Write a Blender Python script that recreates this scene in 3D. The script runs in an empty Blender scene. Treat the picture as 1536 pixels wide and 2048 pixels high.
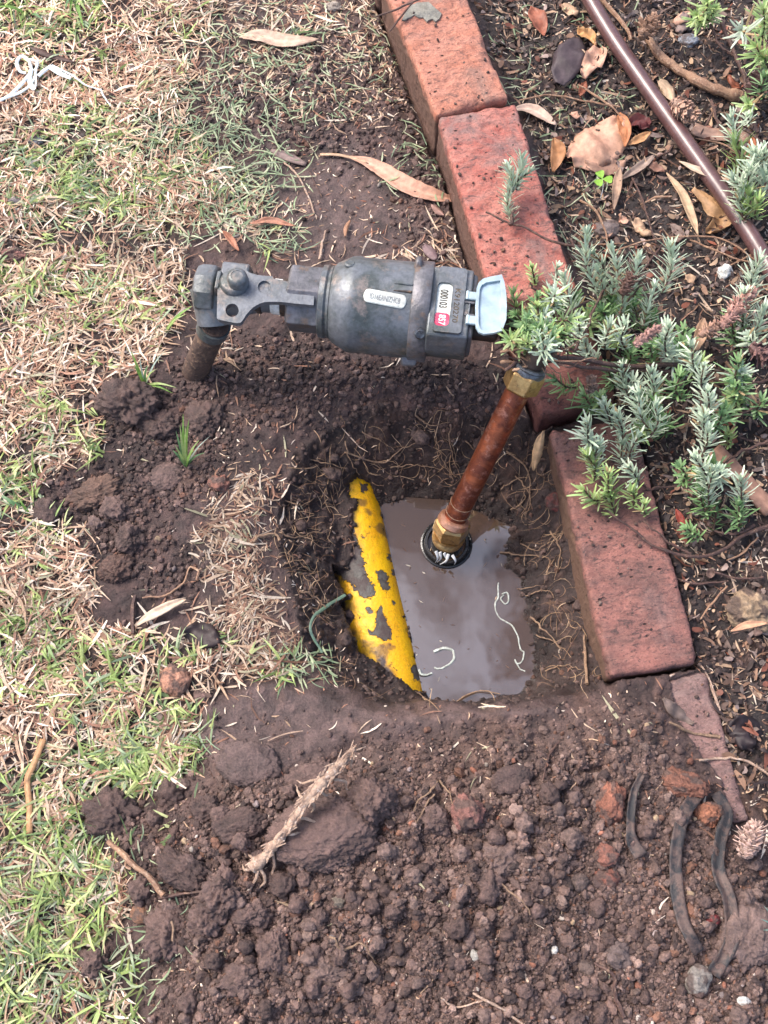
import bpy, bmesh, math, random
import numpy as np
from mathutils import Vector, Matrix
from mathutils.geometry import tessellate_polygon

random.seed(11)
rng = np.random.default_rng(11)
R = math.radians
scene = bpy.context.scene

# ------------------------------------------------------------------ camera, sky, sun, exposure
F = 2200.0; TH = R(70.0); H = 0.975
S, C = math.sin(TH), math.cos(TH)
cd = bpy.data.cameras.new('camera'); cam = bpy.data.objects.new('camera', cd)
scene.collection.objects.link(cam); scene.camera = cam
cam.location = (0, 0, H); cam.rotation_euler = (R(90) - TH, 0, 0)
cd.sensor_fit = 'VERTICAL'; cd.sensor_height = 36; cd.sensor_width = 27
cd.lens = F / 2048 * 36; cd.clip_start = 0.02; cd.clip_end = 500

CLOUD = (7.1, 0.7, 3.3)  # offset of the added cloud pattern, chosen for the patches it mirrors in the water
SUN_EL, SUN_AZ = 50.0, -60.0      # azimuth measured from +Y towards +X
w = bpy.data.worlds.new('World'); scene.world = w; w.use_nodes = True
nt = w.node_tree; sky = nt.nodes.new('ShaderNodeTexSky'); sky.sky_type = 'NISHITA'; sky.sun_disc = False
sky.sun_elevation = R(SUN_EL); sky.sun_rotation = R(SUN_AZ); sky.air_density = 0.9; sky.dust_density = 4.0; sky.ozone_density = 0.6
bg = nt.nodes['Background']; bg.inputs[1].default_value = 0.135
_g = nt.nodes.new('ShaderNodeTexCoord'); _n = nt.nodes.new('ShaderNodeTexNoise'); _n.inputs['Scale'].default_value = 7.0; _n.inputs['Detail'].default_value = 5
_n.inputs['Distortion'].default_value = .6; _mp = nt.nodes.new('ShaderNodeMapping'); _mp.inputs['Location'].default_value = CLOUD; nt.links.new(_g.outputs['Generated'], _mp.inputs[0]); nt.links.new(_mp.outputs[0], _n.inputs['Vector'])
_r = nt.nodes.new('ShaderNodeValToRGB'); _r.color_ramp.elements[0].position = .42; _r.color_ramp.elements[0].color = (.34, .35, .40, 1)
_r.color_ramp.elements[1].position = .59; _r.color_ramp.elements[1].color = (2.3, 2.25, 2.2, 1); nt.links.new(_n.outputs['Fac'], _r.inputs[0])
_m = nt.nodes.new('ShaderNodeMix'); _m.data_type = 'RGBA'; _m.blend_type = 'MULTIPLY'; _m.inputs[0].default_value = 1   # invented cloud pattern multiplied into the sky for contrast in the water's reflections
nt.links.new(sky.outputs[0], _m.inputs[6]); nt.links.new(_r.outputs[0], _m.inputs[7]); nt.links.new(_m.outputs[2], bg.inputs[0])
ld = bpy.data.lights.new('sun', 'SUN'); ld.energy = 1.5; ld.angle = R(20); ld.color = (1.0, 0.95, 0.9)
lo = bpy.data.objects.new('sun', ld); scene.collection.objects.link(lo)
sd = Vector((math.sin(R(SUN_AZ)) * math.cos(R(SUN_EL)), math.cos(R(SUN_AZ)) * math.cos(R(SUN_EL)), math.sin(R(SUN_EL))))
lo.rotation_euler = sd.to_track_quat('Z', 'Y').to_euler(); lo.location = sd * 5
scene.view_settings.view_transform = 'Standard'; scene.view_settings.look = 'None'
scene.view_settings.exposure = 0.98; scene.view_settings.gamma = 1
scene.render.engine = 'CYCLES'; scene.cycles.max_bounces = 6

# ------------------------------------------------------------------ pixel <-> world
def P(px, py, z=0.0):
    a = (np.asarray(px, float) - 768) / F; b = (np.asarray(py, float) - 1024) / F
    t = (H - z) / (S + b * C)
    return np.stack([a * t, (C - b * S) * t, np.broadcast_to(z, np.shape(t)) + 0 * t], -1)
def PX(x, y, z=0.0):
    d = y * C - (z - H) * S
    return x / d * F + 768, 1024 - (y * S + (z - H) * C) / d * F

# ------------------------------------------------------------------ noise
def _h(ix, iy, iz, seed):
    n = (ix.astype(np.int64) * 374761393 + iy.astype(np.int64) * 668265263 + iz * 2147483647 + seed * 1274126177) & 0xffffffff
    n = ((n ^ (n >> 13)) * 1274126177) & 0xffffffff
    n = ((n ^ (n >> 15)) * 2246822519) & 0xffffffff
    return ((n ^ (n >> 16)) & 0xffffff) / float(0xffffff)
def vn2(x, y, seed=0):
    ix = np.floor(x); iy = np.floor(y); fx = x - ix; fy = y - iy
    fx = fx * fx * (3 - 2 * fx); fy = fy * fy * (3 - 2 * fy)
    ix = ix.astype(np.int64); iy = iy.astype(np.int64)
    a = _h(ix, iy, 0, seed); b = _h(ix + 1, iy, 0, seed); c = _h(ix, iy + 1, 0, seed); d = _h(ix + 1, iy + 1, 0, seed)
    return (a + (b - a) * fx + (c - a) * fy + (a - b - c + d) * fx * fy) * 2 - 1
def fbm2(x, y, sc, octs=4, seed=0, gain=.5):
    r = 0; a = 1; t = 0
    for o in range(octs):
        r = r + a * vn2(x / sc + 17.3 * o, y / sc - 9.1 * o, seed + o); t += a; a *= gain; sc /= 2.03
    return r / t
def vn3(p, seed=0):
    i = np.floor(p); f = p - i; f = f * f * (3 - 2 * f); i = i.astype(np.int64)
    r = 0
    for dx in (0, 1):
        for dy in (0, 1):
            for dz in (0, 1):
                wgt = (f[:, 0] if dx else 1 - f[:, 0]) * (f[:, 1] if dy else 1 - f[:, 1]) * (f[:, 2] if dz else 1 - f[:, 2])
                r = r + wgt * _h(i[:, 0] + dx, i[:, 1] + dy, i[:, 2] + dz, seed)
    return r * 2 - 1
def worley(x, y, sc, seed=0):
    x = x / sc; y = y / sc; ix = np.floor(x).astype(np.int64); iy = np.floor(y).astype(np.int64)
    best = np.full(x.shape, 9.0); cid = np.zeros(x.shape)
    for dx in (-1, 0, 1):
        for dy in (-1, 0, 1):
            cx = ix + dx; cy = iy + dy
            px = cx + _h(cx, cy, 1, seed); py = cy + _h(cx, cy, 2, seed)
            d = (px - x) ** 2 + (py - y) ** 2
            m = d < best; best = np.where(m, d, best); cid = np.where(m, _h(cx, cy, 3, seed), cid)
    return np.sqrt(best), cid
def sst(a, b, x):
    t = np.clip((x - a) / (b - a), 0, 1); return t * t * (3 - 2 * t)
def sdp(u, v, poly):
    """signed distance to a polygon, negative inside"""
    u = np.asarray(u, float); v = np.asarray(v, float)
    d = np.full(u.shape, 1e18); ins = np.zeros(u.shape, bool); n = len(poly)
    for i in range(n):
        x0, y0 = poly[i]; x1, y1 = poly[(i + 1) % n]
        ex, ey = x1 - x0, y1 - y0; wx, wy = u - x0, v - y0
        t = np.clip((wx * ex + wy * ey) / (ex * ex + ey * ey + 1e-18), 0, 1)
        d = np.minimum(d, (wx - t * ex) ** 2 + (wy - t * ey) ** 2)
        ins ^= ((y0 <= v) != (y1 <= v)) & (u < x0 + (v - y0) * (x1 - x0) / (y1 - y0 + 1e-18))
    d = np.sqrt(d); return np.where(ins, -d, d)

# ------------------------------------------------------------------ materials
def new_mat(name):
    m = bpy.data.materials.new(name); m.use_nodes = True
    n = m.node_tree.nodes; l = m.node_tree.links
    return m, n, l, n['Principled BSDF']
def nd(n, t, **k):
    x = n.new(t)
    for a, b in k.items():
        if a in x.inputs.keys() if isinstance(a, str) else False: x.inputs[a].default_value = b
        else: setattr(x, a, b)
    return x
def ramp(n, l, src, stops):
    r = n.new('ShaderNodeValToRGB'); e = r.color_ramp.elements
    while len(e) < len(stops): e.new(.5)
    for q, (p, c) in zip(e, stops):
        q.position = p; q.color = (c, c, c, 1) if isinstance(c, (int, float)) else (*c, 1)
    l.new(src, r.inputs[0]); return r.outputs[0]
def noise(n, l, scale, detail=4, rough=.6, vec=None, dist=0):
    x = n.new('ShaderNodeTexNoise'); x.inputs['Scale'].default_value = scale; x.inputs['Detail'].default_value = detail
    x.inputs['Roughness'].default_value = rough; x.inputs['Distortion'].default_value = dist
    if vec is not None: l.new(vec, x.inputs['Vector'])
    return x.outputs['Fac']
def mix(n, l, fac, a, b, mode='MIX'):
    x = n.new('ShaderNodeMix'); x.data_type = 'RGBA'; x.blend_type = mode
    for sock, v in ((x.inputs[0], fac), (x.inputs[6], a), (x.inputs[7], b)):
        if isinstance(v, (int, float)): sock.default_value = v
        elif isinstance(v, tuple): sock.default_value = (*v, 1)
        else: l.new(v, sock)
    return x.outputs[2]
def bump(n, l, b, h, dist, strength=1.0):
    x = n.new('ShaderNodeBump'); x.inputs['Distance'].default_value = dist; x.inputs['Strength'].default_value = strength
    l.new(h, x.inputs['Height'])
    if b.inputs['Normal'].is_linked: l.new(b.inputs['Normal'].links[0].from_socket, x.inputs['Normal'])
    l.new(x.outputs[0], b.inputs['Normal'])
def coords(n, kind='Object'):
    return n.new('ShaderNodeTexCoord').outputs[kind]

def mat_soil(name='soil', wet=.62):
    m, n, l, b = new_mat(name)
    at = n.new('ShaderNodeAttribute'); at.attribute_name = 'Col'
    co = coords(n)
    f = noise(n, l, 520, 6, .75, co); g = noise(n, l, 60, 4, .6, co)
    v = ramp(n, l, f, [(.25, .45), (.75, 1.6)])
    c = mix(n, l, 1.0, at.outputs['Color'], v, 'MULTIPLY')
    v2 = ramp(n, l, g, [(.3, .75), (.7, 1.25)])
    c = mix(n, l, 1.0, c, v2, 'MULTIPLY')
    l.new(c, b.inputs['Base Color'])
    mr = n.new('ShaderNodeMapRange'); mr.inputs[1].default_value = .3; mr.inputs[2].default_value = .7
    mr.inputs[3].default_value = wet - .18; mr.inputs[4].default_value = wet + .22
    l.new(g, mr.inputs[0])
    al = n.new('ShaderNodeMath'); al.operation = 'MULTIPLY'; l.new(mr.outputs[0], al.inputs[0]); l.new(at.outputs['Alpha'], al.inputs[1])
    l.new(al.outputs[0], b.inputs['Roughness'])
    bump(n, l, b, g, .0035); bump(n, l, b, f, .0018)
    return m
def mat_attr(name, rough=.6, trans=0.0, sc=300, amt=.35, bmp=.0003, spec=.4):
    m, n, l, b = new_mat(name)
    at = n.new('ShaderNodeAttribute'); at.attribute_name = 'Col'; co = coords(n)
    f = noise(n, l, sc, 4, .6, co)
    v = ramp(n, l, f, [(.3, 1 - amt), (.7, 1 + amt)])
    c = mix(n, l, 1.0, at.outputs['Color'], v, 'MULTIPLY')
    l.new(c, b.inputs['Base Color']); b.inputs['Roughness'].default_value = rough
    b.inputs['Specular IOR Level'].default_value = spec
    bump(n, l, b, f, bmp)
    if trans:
        t = n.new('ShaderNodeBsdfTranslucent'); l.new(c, t.inputs[0])
        mx = n.new('ShaderNodeMixShader'); mx.inputs[0].default_value = trans
        l.new(b.outputs[0], mx.inputs[1]); l.new(t.outputs[0], mx.inputs[2])
        l.new(mx.outputs[0], n['Material Output'].inputs[0])
    return m
def mat_mottled(name, c1, c2, c3=None, rough=.5, metal=0, sc=60, sc2=220, bmp=.0004, spec=.5, r2=None, dist=0, thr=(.42, .6)):
    m, n, l, b = new_mat(name); co = coords(n)
    f = noise(n, l, sc, 6, .65, co, dist); g = noise(n, l, sc2, 4, .6, co)
    c = mix(n, l, ramp(n, l, f, [(thr[0], 0.), (thr[1], 1.)]), c1, c2)
    if c3: c = mix(n, l, ramp(n, l, noise(n, l, sc * 1.9, 5, .7, co), [(.54, 0.), (.66, 1.)]), c, c3)
    c = mix(n, l, 1.0, c, ramp(n, l, g, [(.3, .8), (.7, 1.2)]), 'MULTIPLY')
    l.new(c, b.inputs['Base Color']); b.inputs['Metallic'].default_value = metal
    b.inputs['Specular IOR Level'].default_value = spec
    l.new(ramp(n, l, f, [(.3, rough), (.7, rough if r2 is None else r2)]), b.inputs['Roughness'])
    bump(n, l, b, g, bmp); bump(n, l, b, f, bmp * 1.5)
    return m
def mat_brick(name, c1, c2, dark, grey, mud, halfw, top, clean=.0):
    """halfw: local half width (x), top: local z of the top face"""
    m, n, l, b = new_mat(name); co = coords(n)
    mp = n.new('ShaderNodeMapping'); mp.inputs['Scale'].default_value = (1, 1.9, 1); l.new(co, mp.inputs[0]); v = mp.outputs[0]
    big = noise(n, l, 26, 5, .6, v, .4); mid = noise(n, l, 95, 6, .7, v, .5); fin = noise(n, l, 520, 4, .7, co)
    c = mix(n, l, ramp(n, l, big, [(.38, 0.), (.62, 1.)]), c1, c2)
    c = mix(n, l, ramp(n, l, mid, [(.3, .0), (.72, .35)]), c, (min(1, c1[0] * 1.5), c1[1] * 1.9, c1[2] * 1.9))
    md = noise(n, l, 70, 8, .78, v, .8)
    c = mix(n, l, ramp(n, l, md, [(.53, 0.), (.63, .85)]), c, dark)
    c = mix(n, l, ramp(n, l, noise(n, l, 17, 5, .7, co, .6), [(.54, 0.), (.68, .7)]), c, grey)
    vo = n.new('ShaderNodeTexVoronoi'); vo.inputs['Scale'].default_value = 85; l.new(v, vo.inputs['Vector'])
    vr = ramp(n, l, vo.outputs['Distance'], [(.10, 1.), (.2, 0.)])
    vm = n.new('ShaderNodeMath'); vm.operation = 'MULTIPLY'; l.new(vr, vm.inputs[0])
    l.new(ramp(n, l, noise(n, l, 40, 2, .5, co), [(.53, 0.), (.58, 1.)]), vm.inputs[1])
    c = mix(n, l, vm.outputs[0], c, tuple(x * .5 for x in dark))
    c = mix(n, l, ramp(n, l, noise(n, l, 230, 4, .7, v, .3), [(.56, 0.), (.64, .75)]), c, dark)
    c = mix(n, l, ramp(n, l, noise(n, l, 21, 8, .78, co, 1.0), [(.52, 0.), (.66, .62)]), c, tuple(x * 1.5 for x in dark))
    # lime and cement smear along the arrises
    sp = n.new('ShaderNodeSeparateXYZ'); l.new(co, sp.inputs[0])
    ab = n.new('ShaderNodeMath'); ab.operation = 'ABSOLUTE'; l.new(sp.outputs[0], ab.inputs[0])
    mr = n.new('ShaderNodeMapRange'); mr.inputs[1].default_value = halfw - .013; mr.inputs[2].default_value = halfw - .002; l.new(ab.outputs[0], mr.inputs[0])
    ad = n.new('ShaderNodeMath'); ad.operation = 'ADD'; l.new(mr.outputs[0], ad.inputs[0]); l.new(ramp(n, l, noise(n, l, 42, 7, .8, co, .5), [(.36, 0.), (.66, 1.)]), ad.inputs[1])
    c = mix(n, l, ramp(n, l, ad.outputs[0], [(1.02, 0.), (1.25, .75)]), c, grey)
    # soil on the sides
    mz = n.new('ShaderNodeMapRange'); mz.inputs[1].default_value = top - .004; mz.inputs[2].default_value = top - .03; l.new(sp.outputs[2], mz.inputs[0])
    a2 = n.new('ShaderNodeMath'); a2.operation = 'ADD'; l.new(mz.outputs[0], a2.inputs[0]); l.new(noise(n, l, 48, 6, .7, co), a2.inputs[1])
    c = mix(n, l, ramp(n, l, a2.outputs[0], [(.66, 0.), (.95, .9)]), c, mud)
    c = mix(n, l, 1.0, c, ramp(n, l, fin, [(.25, .72), (.75, 1.28)]), 'MULTIPLY')
    l.new(c, b.inputs['Base Color']); b.inputs['Roughness'].default_value = .78; b.inputs['Specular IOR Level'].default_value = .35
    bump(n, l, b, mid, .0022); bump(n, l, b, fin, .0006)
    inv = n.new('ShaderNodeMath'); inv.operation = 'MULTIPLY'; inv.inputs[1].default_value = -1.0; l.new(vm.outputs[0], inv.inputs[0]); bump(n, l, b, inv.outputs[0], .002)
    return m

M = {}
M['soil'] = mat_soil()
M['leafgreen'] = mat_mottled('grey_green_blade', (.16, .24, .18), (.12, .19, .12), None, .5, 0, 80, 300, .0002)
M['straw'] = mat_attr('dry_straw', .62, .18, 500, .25)
M['grass'] = mat_attr('grass_blade', .45, .30, 300, .2)
M['leaf'] = mat_attr('dead_leaf', .55, .12, 130, .3, .0006)
M['needle'] = mat_attr('needle', .6, .22, 300, .12)
M['wood'] = mat_attr('woody_stem', .7, 0, 350, .4, .0006)
M['bronze'] = mat_mottled('weathered_bronze', (.150, .162, .178), (.070, .083, .080), (.22, .185, .165), .44, .25, 26, 260, .0004, .5, .34)
M['bronze_brown'] = mat_mottled('brown_bronze', (.165, .160, .172), (.095, .095, .098), (.16, .115, .09), .5, .3, 45, 300, .0005, .5, .38)
M['bronze_dark'] = mat_mottled('dark_fitting', (.07, .048, .038), (.045, .035, .03), (.17, .10, .06), .55, .3, 60, 300, .0008)
M['brass'] = mat_mottled('brass', (.50, .33, .14), (.36, .22, .09), (.22, .14, .07), .34, .85, 90, 300, .0003, .5, .45)
M['copper'] = mat_mottled('copper', (.31, .090, .042), (.15, .045, .028), (.34, .15, .11), .27, .75, 55, 160, .0002, .5, .42, .8)
M['copper_pale'] = mat_mottled('pale_copper', (.62, .33, .22), (.50, .24, .14), None, .35, .7, 90, 300, .0002)
M['muddy_pipe'] = mat_mottled('muddy_pipe', (.115, .072, .055), (.065, .043, .036), (.22, .14, .09), .7, .1, 90, 350, .0012)
M['rootfibre'] = mat_mottled('root_fibre', (.28, .18, .11), (.16, .10, .065), None, .7, 0, 300, 700, .0003)
M['black'] = mat_mottled('black_rubber', (.012, .013, .014), (.02, .02, .02), None, .22, 0, 80, 300, .0003, .6)
M['steel_ring'] = mat_mottled('grey_ring', (.16, .18, .20), (.06, .06, .07), None, .3, .6, 120, 400, .0004)
M['lid'] = mat_mottled('pale_plastic', (.33, .42, .45), (.39, .47, .49), None, .38, 0, 20, 90, .0001, .5)
M['lid_in'] = mat_mottled('pale_plastic_inner', (.30, .40, .46), (.36, .46, .52), None, .33, 0, 20, 90, .0001, .5)
M['white'] = mat_mottled('white_label', (.62, .66, .60), (.46, .48, .44), None, .5, 0, 60, 300, .0001)
M['ink'] = mat_mottled('grey_ink', (.16, .17, .18), (.3, .31, .32), None, .6, 0, 300, 800, .0)
M['ink_dark'] = mat_mottled('dark_engraving', (.018, .014, .012), (.05, .035, .02), (.22, .15, .06), .6, 0, 160, 700, .0)
M['red'] = mat_mottled('red_wheels', (.55, .03, .09), (.62, .10, .17), None, .3, 0, 200, 400, .0002)
M['tape'] = mat_mottled('white_tape', (.80, .80, .76), (.68, .68, .64), None, .5, 0, 120, 300, .0002)
M['string'] = mat_mottled('pale_string', (.50, .55, .50), (.30, .32, .28), None, .5, 0, 300, 700, .0003)
M['poly'] = mat_mottled('brown_poly_pipe', (.115, .058, .055), (.092, .045, .043), None, .24, 0, 60, 300, .0001, .7, .34)
M['strap'] = mat_mottled('dirty_black_strap', (.020, .020, .022), (.105, .068, .056), (.10, .065, .054), .65, 0, 90, 500, .0006)

def yellow_mat():
    m, n, l, b = new_mat('yellow_paint_over_grey_metal')
    at = n.new('ShaderNodeAttribute'); at.attribute_name = 'Col'; co = coords(n)
    pm = n.new('ShaderNodeSeparateXYZ'); l.new(at.outputs['Vector'], pm.inputs[0])
    f = noise(n, l, 130, 6, .75, co, .5); g = noise(n, l, 700, 3, .7, co); k = noise(n, l, 34, 4, .6, co)
    a = n.new('ShaderNodeMath'); a.operation = 'MULTIPLY_ADD'; a.inputs[1].default_value = .44; l.new(f, a.inputs[0]); l.new(pm.outputs[0], a.inputs[2])
    paint = ramp(n, l, a.outputs[0], [(.70, 0.), (.715, 1.)])
    fl = ramp(n, l, noise(n, l, 150, 5, .75, co, .4), [(.655, 1.), (.67, 0.)]); pmx = n.new('ShaderNodeMath'); pmx.operation = 'MULTIPLY'; l.new(paint, pmx.inputs[0]); l.new(fl, pmx.inputs[1]); paint = pmx.outputs[0]
    yel = mix(n, l, ramp(n, l, k, [(.35, 0.), (.7, 1.)]), (.86, .50, .004), (.82, .38, .006))
    specks = ramp(n, l, noise(n, l, 210, 7, .82, co, .5), [(.54, 0.), (.63, .85)])
    sp2 = n.new('ShaderNodeMath'); sp2.operation = 'MULTIPLY'; l.new(specks, sp2.inputs[0]); l.new(ramp(n, l, k, [(.40, .1), (.62, 1.)]), sp2.inputs[1])
    yel = mix(n, l, sp2.outputs[0], yel, (.22, .09, .02))
    gry = mix(n, l, ramp(n, l, f, [(.4, 0.), (.6, 1.)]), (.105, .100, .086), (.062, .048, .040))
    gry = mix(n, l, ramp(n, l, noise(n, l, 60, 3, .6, co), [(.5, 0.), (.6, .8)]), gry, (.06, .036, .032))
    c = mix(n, l, paint, gry, yel)
    c = mix(n, l, pm.outputs[1], c, (.055, .035, .032))
    c = mix(n, l, 1., c, ramp(n, l, g, [(.3, .85), (.7, 1.15)]), 'MULTIPLY')
    l.new(c, b.inputs['Base Color']); l.new(ramp(n, l, paint, [(0, .6), (1, .36)]), b.inputs['Roughness'])
    bump(n, l, b, paint, .0008); bump(n, l, b, f, .0012)
    return m
def water_mat():
    m, n, l, b = new_mat('muddy_water'); co = coords(n)
    f = noise(n, l, 9, 3, .5, co)
    c = mix(n, l, f, (.058, .036, .025), (.080, .052, .037))
    l.new(c, b.inputs['Base Color']); b.inputs['Roughness'].default_value = .03; b.inputs['IOR'].default_value = 1.70
    b.inputs['Specular IOR Level'].default_value = 1.0
    bump(n, l, b, noise(n, l, 26, 2, .5, co), .00022)
    return m
M['yellow'] = yellow_mat(); M['water'] = water_mat()

# ------------------------------------------------------------------ mesh helpers
def mesh_arrays(name, V, Fa, col=None, smooth=True):
    """V (n,3); Fa (m,k) or a list of such arrays"""
    if not isinstance(Fa, list): Fa = [Fa]
    me = bpy.data.meshes.new(name)
    V = np.ascontiguousarray(V, dtype=np.float32)
    me.vertices.add(len(V)); me.vertices.foreach_set('co', V.ravel())
    loops = np.concatenate([f.ravel() for f in Fa]).astype(np.int32)
    tot = np.concatenate([np.full(len(f), f.shape[1]) for f in Fa]).astype(np.int32)
    me.loops.add(len(loops)); me.loops.foreach_set('vertex_index', loops)
    me.polygons.add(len(tot)); st = np.concatenate([[0], np.cumsum(tot)[:-1]]).astype(np.int32)
    me.polygons.foreach_set('loop_start', st); me.polygons.foreach_set('loop_total', tot)
    me.polygons.foreach_set('use_smooth', np.full(len(tot), smooth))
    me.update(calc_edges=True)
    if col is not None:
        col = np.asarray(col, np.float32)
        if col.shape[1] == 3: col = np.concatenate([col, np.ones((len(col), 1), np.float32)], 1)
        a = me.color_attributes.new('Col', 'FLOAT_COLOR', 'POINT'); a.data.foreach_set('color', np.ascontiguousarray(col, dtype=np.float32).ravel())
    return me
def link(name, me, mat, parent=None, origin=None):
    o = bpy.data.objects.new(name, me); scene.collection.objects.link(o)
    me.materials.append(mat)
    if parent is not None:
        base = parent.location if parent.parent is None else parent.parent.location
        me.transform(Matrix.Translation(-base)); o.parent = parent
    elif origin is not None:
        me.transform(Matrix.Translation(-Vector(origin))); o.location = origin
    return o
class MB:
    def __init__(s): s.V = []; s.F = []; s.C = []; s.n = 0
    def add(s, v, f, col=None):
        v = np.asarray(v, float).reshape(-1, 3)
        s.V.append(v); s.F += [tuple(int(i) + s.n for i in q) for q in f]; s.n += len(v)
        s.C.append(np.broadcast_to((1, 1, 1, 1) if col is None else (col if np.ndim(col) == 2 else (*col, 1)[:4]), (len(v), 4)))
        return s
    def build(s, name, mat, parent=None, origin=None, smooth=True, ang=35, bevel=0, segs=2, sub=0):
        me = bpy.data.meshes.new(name); me.from_pydata(np.concatenate(s.V).tolist(), [], s.F); me.update()
        a = me.color_attributes.new('Col', 'FLOAT_COLOR', 'POINT'); a.data.foreach_set('color', np.concatenate(s.C).astype(np.float32).ravel())
        bm = bmesh.new(); bm.from_mesh(me); bmesh.ops.recalc_face_normals(bm, faces=bm.faces); bm.to_mesh(me); bm.free()
        if smooth:
            me.shade_smooth()
            if ang: me.set_sharp_from_angle(angle=R(ang))
        o = link(name, me, mat, parent, origin)
        if bevel:
            b = o.modifiers.new('bevel', 'BEVEL'); b.width = bevel; b.segments = segs; b.limit_method = 'ANGLE'; b.angle_limit = R(40); b.harden_normals = False
        if sub:
            q = o.modifiers.new('sub', 'SUBSURF'); q.levels = sub; q.render_levels = sub
        return o
def frame(d):
    d = np.asarray(d, float); d = d / np.linalg.norm(d)
    u = np.cross(d, (0, 0, 1.0))
    if np.linalg.norm(u) < 1e-3: u = np.array((1.0, 0, 0))
    u = u / np.linalg.norm(u); return d, u, np.cross(u, d)
def g_lathe(p0, p1, prof, n=32, cap=True, rot=0.0):
    """prof: (t metres along axis from p0 towards p1, radius)"""
    d, u, v = frame(np.asarray(p1, float) - np.asarray(p0, float)); p0 = np.asarray(p0, float)
    V = []; Fc = []
    for t, r in prof:
        for k in range(n):
            a = 2 * math.pi * k / n + rot
            V.append(p0 + d * t + (u * math.cos(a) + v * math.sin(a)) * r)
    for i in range(len(prof) - 1):
        for k in range(n):
            Fc.append((i * n + k, i * n + (k + 1) % n, (i + 1) * n + (k + 1) % n, (i + 1) * n + k))
    if cap: Fc.append(tuple(range(n))[::-1]); Fc.append(tuple((len(prof) - 1) * n + k for k in range(n)))
    return np.array(V), Fc
def crom(pts, m):
    pts = np.asarray(pts, float)
    if len(pts) == 2: t = np.linspace(0, 1, m)[:, None]; return pts[0] * (1 - t) + pts[1] * t
    q = np.vstack([2 * pts[0] - pts[1], pts, 2 * pts[-1] - pts[-2]]); out = []
    for s in np.linspace(0, len(pts) - 1 - 1e-9, m):
        i = int(s); t = s - i; a, b, c, d = q[i:i + 4]
        out.append(.5 * ((2 * b) + (c - a) * t + (2 * a - 5 * b + 4 * c - d) * t * t + (3 * b - a - 3 * c + d) * t ** 3))
    return np.array(out)
def g_tube(pts, rad, n=8, flat=1.0):
    pts = np.asarray(pts, float); m = len(pts); rad = np.broadcast_to(rad, (m,))
    T = np.gradient(pts, axis=0); T /= np.linalg.norm(T, axis=1)[:, None] + 1e-12
    _, u, v = frame(T[0]); V = []; Fc = []
    for i in range(m):
        u = u - T[i] * (u @ T[i]); u /= np.linalg.norm(u); v = np.cross(T[i], u)
        for k in range(n):
            a = 2 * math.pi * k / n; V.append(pts[i] + (u * math.cos(a) + v * math.sin(a) * flat) * rad[i])
    for i in range(m - 1):
        for k in range(n): Fc.append((i * n + k, i * n + (k + 1) % n, (i + 1) * n + (k + 1) % n, (i + 1) * n + k))
    Fc.append(tuple(range(n))[::-1]); Fc.append(tuple((m - 1) * n + k for k in range(n)))
    return np.array(V), Fc
def g_prism(bot, top):
    bot = np.asarray(bot, float); top = np.asarray(top, float); n = len(bot)
    return np.vstack([bot, top]), [tuple(range(n))[::-1], tuple(range(n, 2 * n))] + [(i, (i + 1) % n, n + (i + 1) % n, n + i) for i in range(n)]
def g_plate(outer, holes, up, th):
    """flat plate with holes; outlines are lists of 3-D points, up is the thickness direction"""
    loops = [outer] + holes; tri = tessellate_polygon([[Vector(p) for p in lp] for lp in loops])
    pts = np.array([p for lp in loops for p in lp], float); n = len(pts); up = np.asarray(up, float)
    Fc = [tuple(t) for t in tri] + [tuple(i + n for i in t)[::-1] for t in tri]; k = 0
    for lp in loops:
        m = len(lp)
        for i in range(m): Fc.append((k + i, k + (i + 1) % m, n + k + (i + 1) % m, n + k + i))
        k += m
    return np.vstack([pts, pts - up * th]), Fc
def thing(name, label, cat, loc, group=None):
    o = bpy.data.objects.new(name, None); scene.collection.objects.link(o); o.location = [float(q) for q in loc]
    o.empty_display_size = .01; o['label'] = label; o['category'] = cat
    if group: o['group'] = group
    return o
def tag(o, label, cat, group=None):
    o['label'] = label; o['category'] = cat
    if group: o['group'] = group
    return o

# ------------------------------------------------------------------ ground height field (one sheet to the horizon)
WZ = -0.075
RIM = [(578, 960), (590, 900), (650, 850), (720, 825), (800, 812), (900, 815), (1000, 815), (1120, 840), (1190, 960), (1250, 1140), (1262, 1300), (1225, 1362), (1180, 1392), (1080, 1408), (950, 1412), (840, 1405), (740, 1385), (650, 1350), (610, 1310), (582, 1200), (555, 1080)]
FLO = [(792, 1075), (815, 1052), (850, 1036), (905, 1032), (945, 1042), (975, 1085), (988, 1150), (1014, 1215), (1028, 1290), (1034, 1350), (1026, 1385), (960, 1398), (856, 1396), (840, 1300), (815, 1200), (796, 1110)]
rimw = [tuple(P(x, y, 0.0)[:2]) for x, y in RIM]; flow = [tuple(P(x, y, WZ)[:2]) for x, y in FLO]
HEAP = [(430, 1440), (620, 1470), (800, 1450), (1100, 1420), (1240, 1380), (1330, 1420), (1440, 1600), (1560, 1700), (1700, 2700), (200, 2700), (290, 1950), (240, 1790), (200, 1640), (380, 1580)]
LAWN = [(-3000, -3000), (640, -3000), (450, 0), (400, 120), (380, 210), (380, 260), (450, 330), (455, 400), (370, 440), (385, 560), (350, 660), (300, 740), (215, 790), (200, 900), (130, 960), (60, 1010), (190, 1090), (190, 1180), (160, 1240), (340, 1270), (480, 1290), (620, 1320), (560, 1370), (440, 1370), (400, 1480), (370, 1560), (290, 1590), (170, 1600), (150, 1680), (250, 1740), (270, 1820), (160, 1900), (230, 1960), (290, 2048), (300, 5000), (-3000, 5000)]
BED = [(950, -3000), (935, 0), (1030, 200), (1160, 590), (1250, 860), (1395, 1320), (1470, 1560), (1560, 1700), (1700, 3000), (5000, 3000), (5000, -3000)]
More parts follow.
